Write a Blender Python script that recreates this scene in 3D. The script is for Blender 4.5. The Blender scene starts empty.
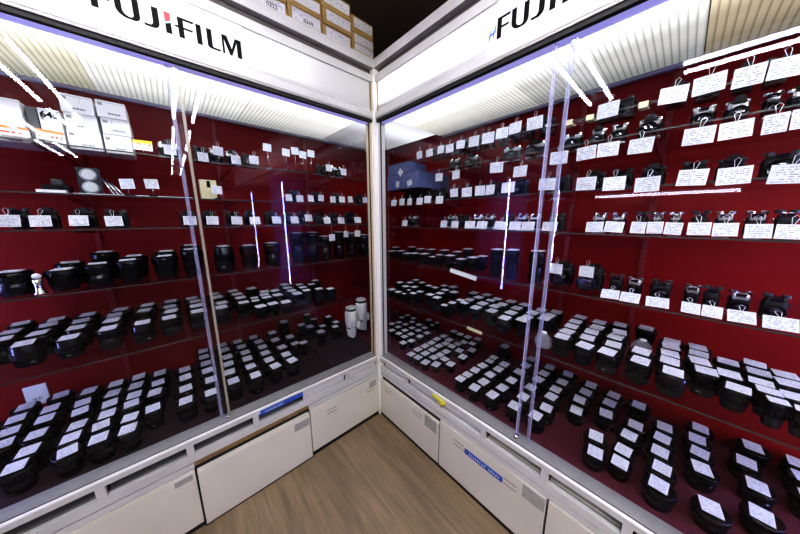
import bpy, bmesh, math, random
from mathutils import Vector, Matrix, Euler
random.seed(7)
SC = bpy.context.scene
COL = SC.collection
R = math.radians
PI = math.pi

# ------------------------------------------------------------------ materials
def nodes(name):
    m = bpy.data.materials.new(name); m.use_nodes = True
    nt = m.node_tree; nt.nodes.clear()
    out = nt.nodes.new('ShaderNodeOutputMaterial')
    return m, nt, out

def N(nt, t, **kw):
    n = nt.nodes.new(t)
    for k, v in kw.items():
        if k.startswith('i_'):
            n.inputs[k[2:].replace('_', ' ')].default_value = v
        else:
            setattr(n, k, v)
    return n

def principled(name, col, rough=.5, metal=0., spec=.5, noise=0., nscale=8., emit=None, estr=0., coat=0.):
    m, nt, out = nodes(name)
    b = N(nt, 'ShaderNodeBsdfPrincipled')
    b.inputs['Base Color'].default_value = (*col, 1)
    b.inputs['Roughness'].default_value = rough
    b.inputs['Metallic'].default_value = metal
    b.inputs['Specular IOR Level'].default_value = spec
    b.inputs['Coat Weight'].default_value = coat
    if emit:
        b.inputs['Emission Color'].default_value = (*emit, 1); b.inputs['Emission Strength'].default_value = estr
    if noise:
        tc = N(nt, 'ShaderNodeTexCoord'); nz = N(nt, 'ShaderNodeTexNoise', i_Scale=nscale, i_Detail=5.)
        nt.links.new(tc.outputs['Object'], nz.inputs['Vector'])
        rp = N(nt, 'ShaderNodeValToRGB')
        rp.color_ramp.elements[0].position = .3; rp.color_ramp.elements[1].position = .75
        rp.color_ramp.elements[0].color = (*[c*(1-noise) for c in col], 1)
        rp.color_ramp.elements[1].color = (*[min(1, c*(1+noise*.4)) for c in col], 1)
        nt.links.new(nz.outputs['Fac'], rp.inputs['Fac']); nt.links.new(rp.outputs['Color'], b.inputs['Base Color'])
    nt.links.new(b.outputs[0], out.inputs[0])
    return m

def emission(name, col, s):
    m, nt, out = nodes(name)
    e = N(nt, 'ShaderNodeEmission'); e.inputs[0].default_value = (*col, 1); e.inputs[1].default_value = s
    nt.links.new(e.outputs[0], out.inputs[0]); return m

def glass(name, tint=(.97, .98, .99), ior=1.42, gcol=(.86, .86, 1.)):
    m, nt, out = nodes(name)
    t = N(nt, 'ShaderNodeBsdfTransparent'); t.inputs[0].default_value = (*tint, 1)
    g = N(nt, 'ShaderNodeBsdfGlossy'); g.inputs['Color'].default_value = (*gcol, 1); g.inputs['Roughness'].default_value = 0.
    f = N(nt, 'ShaderNodeFresnel'); f.inputs['IOR'].default_value = ior
    ge = N(nt, 'ShaderNodeNewGeometry')
    s = N(nt, 'ShaderNodeMath', operation='SUBTRACT'); s.inputs[0].default_value = 1.
    nt.links.new(ge.outputs['Backfacing'], s.inputs[1])
    mu = N(nt, 'ShaderNodeMath', operation='MULTIPLY')
    nt.links.new(f.outputs[0], mu.inputs[0]); nt.links.new(s.outputs[0], mu.inputs[1])
    mx = N(nt, 'ShaderNodeMixShader')
    nt.links.new(mu.outputs[0], mx.inputs[0]); nt.links.new(t.outputs[0], mx.inputs[1]); nt.links.new(g.outputs[0], mx.inputs[2])
    nt.links.new(mx.outputs[0], out.inputs[0]); return m

def paper(name, col, ink=(.25, .25, .28), lines=5., fill=.55, axis='Y', emph=None):
    """printed paper: rows of broken dark dashes across the face (generated 0..1 coordinates)"""
    m, nt, out = nodes(name)
    L = nt.links
    tc = N(nt, 'ShaderNodeTexCoord'); sp = N(nt, 'ShaderNodeSeparateXYZ'); L.new(tc.outputs['Generated'], sp.inputs[0])
    v = sp.outputs[axis]; u = sp.outputs['X']
    oi = N(nt, 'ShaderNodeObjectInfo')
    a = N(nt, 'ShaderNodeMath', operation='MULTIPLY'); a.inputs[1].default_value = lines; L.new(v, a.inputs[0])
    fr = N(nt, 'ShaderNodeMath', operation='FRACT'); L.new(a.outputs[0], fr.inputs[0])
    g1 = N(nt, 'ShaderNodeMath', operation='GREATER_THAN'); g1.inputs[1].default_value = 1-.42; L.new(fr.outputs[0], g1.inputs[0])
    fl = N(nt, 'ShaderNodeMath', operation='FLOOR'); L.new(a.outputs[0], fl.inputs[0])
    cb = N(nt, 'ShaderNodeCombineXYZ')
    us = N(nt, 'ShaderNodeMath', operation='MULTIPLY'); us.inputs[1].default_value = 9.; L.new(u, us.inputs[0])
    L.new(us.outputs[0], cb.inputs[0]); 
    f2 = N(nt, 'ShaderNodeMath', operation='MULTIPLY'); f2.inputs[1].default_value = 3.7; L.new(fl.outputs[0], f2.inputs[0]); L.new(f2.outputs[0], cb.inputs[1])
    rz = N(nt, 'ShaderNodeMath', operation='MULTIPLY'); rz.inputs[1].default_value = 53.; L.new(oi.outputs['Random'], rz.inputs[0]); L.new(rz.outputs[0], cb.inputs[2])
    nz = N(nt, 'ShaderNodeTexNoise', i_Scale=1.3, i_Detail=2.); L.new(cb.outputs[0], nz.inputs['Vector'])
    g2 = N(nt, 'ShaderNodeMath', operation='GREATER_THAN'); g2.inputs[1].default_value = fill; L.new(nz.outputs['Fac'], g2.inputs[0])
    mm = N(nt, 'ShaderNodeMath', operation='MULTIPLY'); L.new(g1.outputs[0], mm.inputs[0]); L.new(g2.outputs[0], mm.inputs[1])
    # margins
    def band(s, lo, hi):
        p = N(nt, 'ShaderNodeMath', operation='GREATER_THAN'); p.inputs[1].default_value = lo; L.new(s, p.inputs[0])
        q = N(nt, 'ShaderNodeMath', operation='LESS_THAN'); q.inputs[1].default_value = hi; L.new(s, q.inputs[0])
        r = N(nt, 'ShaderNodeMath', operation='MULTIPLY'); L.new(p.outputs[0], r.inputs[0]); L.new(q.outputs[0], r.inputs[1]); return r.outputs[0]
    bu = band(u, .08, .92); bv = band(v, .06, .95)
    m2 = N(nt, 'ShaderNodeMath', operation='MULTIPLY'); L.new(mm.outputs[0], m2.inputs[0]); L.new(bu, m2.inputs[1])
    m3 = N(nt, 'ShaderNodeMath', operation='MULTIPLY'); L.new(m2.outputs[0], m3.inputs[0]); L.new(bv, m3.inputs[1])
    mix = N(nt, 'ShaderNodeMix', data_type='RGBA')
    mix.inputs['A'].default_value = (*col, 1); mix.inputs['B'].default_value = (*ink, 1)
    L.new(m3.outputs[0], mix.inputs['Factor'])
    last = mix.outputs['Result']
    if emph:   # a coloured band along the top
        gb = band(v, emph[1], 1.01)
        mx = N(nt, 'ShaderNodeMix', data_type='RGBA'); L.new(gb, mx.inputs['Factor']); L.new(last, mx.inputs['A']); mx.inputs['B'].default_value = (*emph[0], 1)
        last = mx.outputs['Result']
    b = N(nt, 'ShaderNodeBsdfPrincipled', i_Roughness=.6); L.new(last, b.inputs['Base Color'])
    L.new(b.outputs[0], out.inputs[0]); return m

M = {}
M['black'] = principled('black_plastic', (.004, .004, .005), .17, spec=.5)
M['blackmat'] = principled('black_crinkle_metal', (.014, .014, .016), .4, spec=.35, noise=.3, nscale=60)
M['rubber'] = principled('black_ribbed_rubber', (.005, .005, .0055), .5, spec=.15)
M['cap'] = principled('lens_cap_plastic', (.004, .004, .005), .30, spec=.12)
M['darkgrey'] = principled('dark_grey_metal', (.05, .05, .055), .35, metal=.4)
M['leather'] = principled('black_leatherette', (.013, .013, .015), .55, spec=.3, noise=.4, nscale=120)
M['silver'] = principled('satin_silver_metal', (.55, .55, .56), .3, metal=.8)
M['chrome'] = principled('chrome', (.75, .75, .77), .15, metal=1.)
M['lensglass'] = principled('coated_front_glass', (.01, .008, .02), .05, spec=1., coat=1.)
M['teleWhite'] = principled('white_telephoto_enamel', (.72, .72, .70), .35)
M['tag'] = paper('price_tag_paper', (.64, .635, .71), ink=(.32, .32, .39), lines=7., fill=.52)
M['card'] = paper('price_card_paper', (.56, .56, .605), ink=(.22, .22, .27), lines=8., fill=.50, axis='Z')
M['orange'] = paper('sale_card_paper', (.85, .82, .78), ink=(.75, .12, .05), lines=2.2, fill=.45, axis='Z', emph=((.85, .28, .08), .72))
M['yellow'] = paper('yellow_sale_card_paper', (.85, .80, .70), ink=(.75, .15, .08), lines=3., fill=.5, axis='Z', emph=((.85, .65, .05), .70))
M['boxwhite'] = paper('white_box_board', (.82, .83, .83), ink=(.40, .40, .40), lines=6., fill=.68, axis='Z')
M['boxgrey'] = principled('grey_box_board', (.16, .165, .17), .6, noise=.2)
M['boxblue'] = principled('blue_box_board', (.09, .11, .22), .5, noise=.2)
M['string'] = principled('white_string', (.7, .7, .7), .7)
M['white'] = principled('white_enamel', (.70, .69, .67), .4, noise=.06, nscale=3)
M['rail'] = principled('white_painted_rail', (.51, .505, .505), .35, noise=.08, nscale=6)
M['post'] = principled('white_post_enamel', (.76, .755, .75), .35)
M['alu'] = principled('brushed_aluminium', (.36, .355, .35), .38, metal=.55, noise=.1, nscale=20)
M['tan'] = principled('tan_edge_tape', (.50, .42, .30), .5)
M['gap'] = principled('dark_brown_gap', (.085, .072, .068), .6)
M['lip'] = principled('grey_bottom_lip', (.30, .29, .285), .5)
M['dark'] = principled('dark_gap_lining', (.012, .011, .011), .7)
M['brownwood'] = principled('bare_brown_wood', (.27, .17, .07), .6, noise=.3, nscale=25)
M['door'] = principled('cream_door_laminate', (.60, .575, .515), .42, noise=.10, nscale=2.5)
M['kick'] = principled('black_kick_strip', (.012, .012, .012), .6)
M['holder'] = principled('grey_label_holder', (.34, .33, .315), .45, noise=.15, nscale=40)
M['slit'] = principled('vent_slit', (.18, .15, .12), .7)
M['blue'] = principled('blue_sticker', (.035, .085, .36), .45)
M['bluewrite'] = principled('pale_sticker_lettering', (.62, .68, .8), .5)
M['yellowclip'] = principled('yellow_plastic', (.62, .55, .03), .4)
M['cardboard'] = principled('brown_cardboard', (.45, .30, .12), .75, noise=.18, nscale=10)
M['cardboard_dark'] = principled('cardboard_seam', (.10, .06, .02), .8)
M['label'] = paper('box_label_paper', (.68, .68, .72), ink=(.34, .34, .40), lines=5., fill=.56, axis='Z')
M['ink'] = principled('black_print', (.006, .006, .006), .6, spec=.1)
M['red_ink'] = principled('red_print', (.62, .02, .035), .5)
M['blue_ink'] = principled('blue_print', (.05, .13, .55), .5)
M['sign'] = principled('white_sign_board', (.50, .50, .525), .45, emit=(.95, .95, 1.), estr=.06)  # faint glow added to brighten the board
M['glass'] = glass('door_glass')
M['shelfglass'] = glass('shelf_glass', (.93, .95, .95), 1.35)
M['shelfedge'] = principled('shelf_glass_edge', (.05, .055, .055), .25, spec=.5)
M['glassedge'] = principled('glowing_lilac_glass_edge', (.47, .45, .72), .35, emit=(.42, .40, .80), estr=.12)  # lilac glow stands in for case light carried through the glass
M['track'] = principled('glowing_lilac_glass_track', (.36, .34, .66), .35, emit=(.42, .40, .80), estr=.34)  # no lamp; glow put into the material so the rail looks lit
M['greyedge'] = principled('grey_glass_edge', (.50, .49, .44), .35)
M['trim'] = principled('pale_lilac_trim', (.36, .35, .42), .4)
M['slotdark'] = principled('dark_slots', (.10, .03, .03), .6)
def clear_strip(name, col, k):
    m, nt, out = nodes(name)
    p = N(nt, 'ShaderNodeBsdfPrincipled', i_Roughness=.3); p.inputs['Base Color'].default_value = (*col, 1)
    p.inputs['Emission Color'].default_value = (*col, 1); p.inputs['Emission Strength'].default_value = .10  # faint glow in own colour, though strips and pouch are no lamps
    tr = N(nt, 'ShaderNodeBsdfTransparent'); mx = N(nt, 'ShaderNodeMixShader'); mx.inputs[0].default_value = k
    nt.links.new(tr.outputs[0], mx.inputs[1]); nt.links.new(p.outputs[0], mx.inputs[2]); nt.links.new(mx.outputs[0], out.inputs[0]); return m
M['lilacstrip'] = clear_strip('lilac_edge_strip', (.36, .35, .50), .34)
M['tanstrip'] = clear_strip('tan_edge_strip', (.36, .33, .28), .5)
M['pouch'] = clear_strip('clear_pouch_film', (.30, .31, .36), .40)
M['glintpanel'] = principled('blue_glint_reflector', (.30, .36, .88), .35)  # blue of the unseen panel added for lens glints
M['rod'] = principled('white_rod', (.8, .8, .82), .3)
M['fitting'] = principled('lamp_casing', (.6, .6, .6), .5)
M['tube'] = emission('fluorescent_tube', (.98, .98, 1.), 42.)
M['bluestrip'] = emission('upright_tube', (.46, .49, 1.), 75.)
M['farstrip'] = emission('distant_case_tube', (.95, .93, 1.), 18.)
M['boxtube'] = emission('sign_box_tube', (1., .99, .97), 50.)
M['outlet'] = principled('outlet_plastic', (.68, .68, .66), .4)
M['darkceil'] = principled('dark_brown_ceiling', (.17, .13, .105), .8, noise=.2, nscale=2)
M['darkwall'] = principled('dark_brown_wall', (.12, .09, .075), .8, noise=.2, nscale=2)
M['cream'] = principled('cream_card', (.62, .56, .36), .6, noise=.1)
M['plastic'] = glass('clear_plastic', (.80, .82, .84), 1.5)

def red_panel(name, col):
    return principled(name, col, .55, noise=.16, nscale=1.4, spec=.25)
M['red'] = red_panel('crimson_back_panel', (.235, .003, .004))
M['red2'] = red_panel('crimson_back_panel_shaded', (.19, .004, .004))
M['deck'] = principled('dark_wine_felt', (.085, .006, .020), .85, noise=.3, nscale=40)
M['deckshade'] = principled('shaded_wine_felt', (.018, .002, .006), .85, noise=.3, nscale=40)  # copy of the wine felt with shade put into its colour
M['redsteel'] = principled('red_painted_steel', (.22, .010, .012), .45)

def far_wall():
    m, nt, out = nodes('far_shop_wall'); L = nt.links
    tc = N(nt, 'ShaderNodeTexCoord'); sp = N(nt, 'ShaderNodeSeparateXYZ'); L.new(tc.outputs['Object'], sp.inputs[0])
    a = N(nt, 'ShaderNodeMath', operation='MULTIPLY'); a.inputs[1].default_value = 3.2; L.new(sp.outputs['Z'], a.inputs[0])
    f = N(nt, 'ShaderNodeMath', operation='FRACT'); L.new(a.outputs[0], f.inputs[0])
    rp = N(nt, 'ShaderNodeValToRGB'); e = rp.color_ramp.elements
    e[0].position = 0.; e[0].color = (.02, .012, .014, 1); e[1].position = .5; e[1].color = (.14, .035, .03, 1)
    L.new(f.outputs[0], rp.inputs['Fac'])
    b = N(nt, 'ShaderNodeBsdfPrincipled', i_Roughness=.7); L.new(rp.outputs['Color'], b.inputs['Base Color'])
    L.new(b.outputs[0], out.inputs[0]); return m
M['farwall'] = far_wall()

def plank_floor():
    m, nt, out = nodes('vinyl_plank_floor'); L = nt.links
    tc = N(nt, 'ShaderNodeTexCoord')
    mp = N(nt, 'ShaderNodeMapping'); mp.inputs['Rotation'].default_value = (0, 0, R(90)); mp.inputs['Location'].default_value = (.28, .085, 0)
    L.new(tc.outputs['Object'], mp.inputs['Vector'])
    br = N(nt, 'ShaderNodeTexBrick', i_Scale=1., offset=.37)
    br.inputs['Brick Width'].default_value = .92; br.inputs['Row Height'].default_value = .152
    br.inputs['Mortar Size'].default_value = .0011; br.inputs['Mortar Smooth'].default_value = .2; br.inputs['Bias'].default_value = 0
    br.inputs['Color1'].default_value = (.90, .90, .90, 1); br.inputs['Color2'].default_value = (1.03, 1.03, 1.03, 1)
    br.inputs['Mortar'].default_value = (.70, .68, .66, 1)
    L.new(mp.outputs[0], br.inputs['Vector'])
    # long grain
    m2 = N(nt, 'ShaderNodeMapping'); m2.inputs['Scale'].default_value = (34, 1.6, 1)
    L.new(tc.outputs['Object'], m2.inputs['Vector'])
    n1 = N(nt, 'ShaderNodeTexNoise', i_Scale=1.6, i_Detail=8., i_Roughness=.66, i_Distortion=.5); L.new(m2.outputs[0], n1.inputs['Vector'])
    m3 = N(nt, 'ShaderNodeMapping'); m3.inputs['Scale'].default_value = (9, 1.1, 1)
    L.new(tc.outputs['Object'], m3.inputs['Vector'])
    n2 = N(nt, 'ShaderNodeTexNoise', i_Scale=1.1, i_Detail=4., i_Distortion=1.2); L.new(m3.outputs[0], n2.inputs['Vector'])
    r1 = N(nt, 'ShaderNodeValToRGB'); e = r1.color_ramp.elements
    e[0].position = .28; e[0].color = (.172, .128, .082, 1); e[1].position = .74; e[1].color = (.282, .217, .144, 1)
    L.new(n1.outputs['Fac'], r1.inputs['Fac'])
    r2 = N(nt, 'ShaderNodeValToRGB'); e = r2.color_ramp.elements
    e[0].position = .3; e[0].color = (.78, .76, .74, 1); e[1].position = .7; e[1].color = (1.12, 1.12, 1.12, 1)
    L.new(n2.outputs['Fac'], r2.inputs['Fac'])
    x1 = N(nt, 'ShaderNodeMix', data_type='RGBA', blend_type='MULTIPLY'); x1.inputs['Factor'].default_value = 1.
    L.new(r1.outputs['Color'], x1.inputs['A']); L.new(r2.outputs['Color'], x1.inputs['B'])
    x2 = N(nt, 'ShaderNodeMix', data_type='RGBA', blend_type='MULTIPLY'); x2.inputs['Factor'].default_value = 1.
    L.new(x1.outputs['Result'], x2.inputs['A']); L.new(br.outputs['Color'], x2.inputs['B'])
    b = N(nt, 'ShaderNodeBsdfPrincipled', i_Roughness=.42); L.new(x2.outputs['Result'], b.inputs['Base Color'])
    b.inputs['Specular IOR Level'].default_value = .35
    L.new(b.outputs[0], out.inputs[0]); return m
M['floor'] = plank_floor()

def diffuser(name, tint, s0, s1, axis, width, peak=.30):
    """corrugated lamp cover: glows itself; bright front and fade toward the back painted into the emission; axis = depth axis"""
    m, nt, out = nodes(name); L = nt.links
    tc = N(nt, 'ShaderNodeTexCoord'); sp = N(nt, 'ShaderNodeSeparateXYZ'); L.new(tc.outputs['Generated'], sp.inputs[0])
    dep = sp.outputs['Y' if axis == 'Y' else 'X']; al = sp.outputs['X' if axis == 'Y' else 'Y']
    rp = N(nt, 'ShaderNodeValToRGB'); rp.color_ramp.interpolation = 'EASE'; e = rp.color_ramp.elements  # brightness of an unbuilt tube, painted along the depth
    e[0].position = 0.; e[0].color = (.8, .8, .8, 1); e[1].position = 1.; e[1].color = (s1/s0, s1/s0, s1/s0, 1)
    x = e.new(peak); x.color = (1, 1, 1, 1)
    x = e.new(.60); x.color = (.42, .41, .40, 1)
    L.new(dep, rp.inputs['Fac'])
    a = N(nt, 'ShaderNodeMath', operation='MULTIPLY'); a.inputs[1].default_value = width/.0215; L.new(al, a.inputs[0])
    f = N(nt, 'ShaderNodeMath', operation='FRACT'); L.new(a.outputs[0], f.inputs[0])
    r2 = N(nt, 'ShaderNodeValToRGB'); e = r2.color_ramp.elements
    e[0].position = 0.; e[0].color = (.55, .53, .50, 1); e[1].position = .3; e[1].color = (1, 1, 1, 1)  # rib shading painted into the emission
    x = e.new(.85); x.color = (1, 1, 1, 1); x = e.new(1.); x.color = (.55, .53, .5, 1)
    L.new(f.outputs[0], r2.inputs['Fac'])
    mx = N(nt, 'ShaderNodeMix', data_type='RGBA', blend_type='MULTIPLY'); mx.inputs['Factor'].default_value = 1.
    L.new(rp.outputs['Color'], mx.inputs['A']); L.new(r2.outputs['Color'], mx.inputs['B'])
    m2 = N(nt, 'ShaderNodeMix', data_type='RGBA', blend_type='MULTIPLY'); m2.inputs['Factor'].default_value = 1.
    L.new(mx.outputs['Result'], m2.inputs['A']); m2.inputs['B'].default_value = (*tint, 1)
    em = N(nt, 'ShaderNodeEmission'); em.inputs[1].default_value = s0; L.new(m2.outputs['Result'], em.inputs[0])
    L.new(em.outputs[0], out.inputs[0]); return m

def translucent(name, col):
    m, nt, out = nodes(name)
    d = N(nt, 'ShaderNodeBsdfDiffuse'); d.inputs[0].default_value = (*col, 1)
    t = N(nt, 'ShaderNodeBsdfTranslucent'); t.inputs[0].default_value = (*col, 1)
    mx = N(nt, 'ShaderNodeMixShader'); mx.inputs[0].default_value = .5
    nt.links.new(d.outputs[0], mx.inputs[1]); nt.links.new(t.outputs[0], mx.inputs[2]); nt.links.new(mx.outputs[0], out.inputs[0])
    return m
M['opal'] = translucent('opal_sign_panel', (.80, .80, .80))

# ------------------------------------------------------------------ mesh helpers
class MB:
    def __init__(s): s.bm = bmesh.new(); s.mi = 0
    def quad(s, pts, mi=None):
        f = s.bm.faces.new([s.bm.verts.new(p) for p in pts]); f.material_index = s.mi if mi is None else mi; return f
    def box(s, a, b, mi=None, bevel=0., mis=None):
        x0, x1 = sorted((a[0], b[0])); y0, y1 = sorted((a[1], b[1])); z0, z1 = sorted((a[2], b[2]))
        v = [s.bm.verts.new(p) for p in ((x0, y0, z0), (x1, y0, z0), (x1, y1, z0), (x0, y1, z0), (x0, y0, z1), (x1, y0, z1), (x1, y1, z1), (x0, y1, z1))]
        fs = []
        for k, idx in enumerate(((0, 3, 2, 1), (4, 5, 6, 7), (0, 1, 5, 4), (1, 2, 6, 5), (2, 3, 7, 6), (3, 0, 4, 7))):   # -z +z -y +x +y -x
            f = s.bm.faces.new([v[i] for i in idx]); f.material_index = (mis[k] if mis else (s.mi if mi is None else mi)); fs.append(f)
        if bevel:
            es = list({e for f in fs for e in f.edges})
            bmesh.ops.bevel(s.bm, geom=es, offset=bevel, segments=2, affect='EDGES', profile=.5)
        return s
    def lathe(s, prof, seg=28, c=(0, 0, 0), axis='Z', smooth=True, cap0=True, cap1=True, mi=None, knurl=None):
        mi = s.mi if mi is None else mi
        rings = []
        for (r, h) in prof:
            ring = []
            for i in range(seg):
                t = 2*PI*i/seg; rr = r
                if knurl and i % 2: rr = r*knurl
                x, y = rr*math.cos(t), rr*math.sin(t)
                p = (x, y, h) if axis == 'Z' else ((x, -h, y) if axis == '-Y' else (h, x, y))
                ring.append(s.bm.verts.new((p[0]+c[0], p[1]+c[1], p[2]+c[2])))
            rings.append(ring)
        for a, b in zip(rings, rings[1:]):
            for i in range(seg):
                f = s.bm.faces.new((a[i], a[(i+1) % seg], b[(i+1) % seg], b[i])); f.smooth = smooth; f.material_index = mi
        if cap0: f = s.bm.faces.new(rings[0][::-1]); f.material_index = mi
        if cap1: f = s.bm.faces.new(rings[-1]); f.material_index = mi
        return s
    def tube(s, pts, r, seg=6, mi=None):
        mi = s.mi if mi is None else mi
        pts = [Vector(p) for p in pts]; rings = []
        for i, p in enumerate(pts):
            d = (pts[min(i+1, len(pts)-1)]-pts[max(i-1, 0)]).normalized()
            u = d.orthogonal().normalized(); w = d.cross(u)
            rings.append([s.bm.verts.new(p+u*r*math.cos(2*PI*k/seg)+w*r*math.sin(2*PI*k/seg)) for k in range(seg)])
        for a, b in zip(rings, rings[1:]):
            for i in range(seg):
                f = s.bm.faces.new((a[i], a[(i+1) % seg], b[(i+1) % seg], b[i])); f.smooth = True; f.material_index = mi
        f = s.bm.faces.new(rings[0][::-1]); f.material_index = mi; f = s.bm.faces.new(rings[-1]); f.material_index = mi
        return s
    def prism(s, poly, d0, d1, fn, mi=None):
        """poly: 2D outline; fn(u,v,d) -> point; extruded from d0 to d1"""
        mi = s.mi if mi is None else mi
        a = [s.bm.verts.new(fn(u, v, d0)) for u, v in poly]; b = [s.bm.verts.new(fn(u, v, d1)) for u, v in poly]
        n = len(poly)
        for q in (s.bm.faces.new(a[::-1]), s.bm.faces.new(b)): q.material_index = mi
        for i in range(n):
            f = s.bm.faces.new((a[i], a[(i+1) % n], b[(i+1) % n], b[i])); f.material_index = mi
        return s
    def mesh(s, name, mats):
        bmesh.ops.recalc_face_normals(s.bm, faces=s.bm.faces[:])
        me = bpy.data.meshes.new(name); s.bm.to_mesh(me); s.bm.free()
        for m in (mats if isinstance(mats, (list, tuple)) else [mats]): me.materials.append(m)
        return me

def link(name, me, parent=None, loc=(0, 0, 0), rot=(0, 0, 0)):
    o = bpy.data.objects.new(name, me); COL.objects.link(o)
    o.location = loc; o.rotation_euler = rot
    if parent: o.parent = parent
    return o

def build(mb, name, mats, parent=None, loc=(0, 0, 0), rot=(0, 0, 0)):
    return link(name, mb.mesh(name, mats), parent, loc, rot)

def bx(name, a, b, mat, parent=None, bevel=0.):
    return build(MB().box(a, b, bevel=bevel), name, mat, parent)

def tag(o, label, cat, group=None):
    o['label'] = label; o['category'] = cat
    if group: o['group'] = group
    return o

def struct(o): o['kind'] = 'structure'; return o

def empty(name, loc=(0, 0, 0), rz=0.):
    o = bpy.data.objects.new(name, None); COL.objects.link(o); o.location = loc; o.rotation_euler = (0, 0, rz); o.empty_display_size = .05
    return o

def text_mesh(name, txt, size, mat, extrude=.0004, off=0.):
    cu = bpy.data.curves.new(name, 'FONT'); cu.body = txt; cu.size = size; cu.extrude = extrude; cu.offset = off; cu.align_x = 'CENTER'; cu.align_y = 'CENTER'
    t = bpy.data.objects.new(name, cu); COL.objects.link(t)
    bpy.context.view_layer.update()
    me = bpy.data.meshes.new_from_object(t.evaluated_get(bpy.context.evaluated_depsgraph_get()))
    bpy.data.objects.remove(t); bpy.data.curves.remove(cu)
    me.materials.clear(); me.materials.append(mat); me.name = name
    return me

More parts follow.
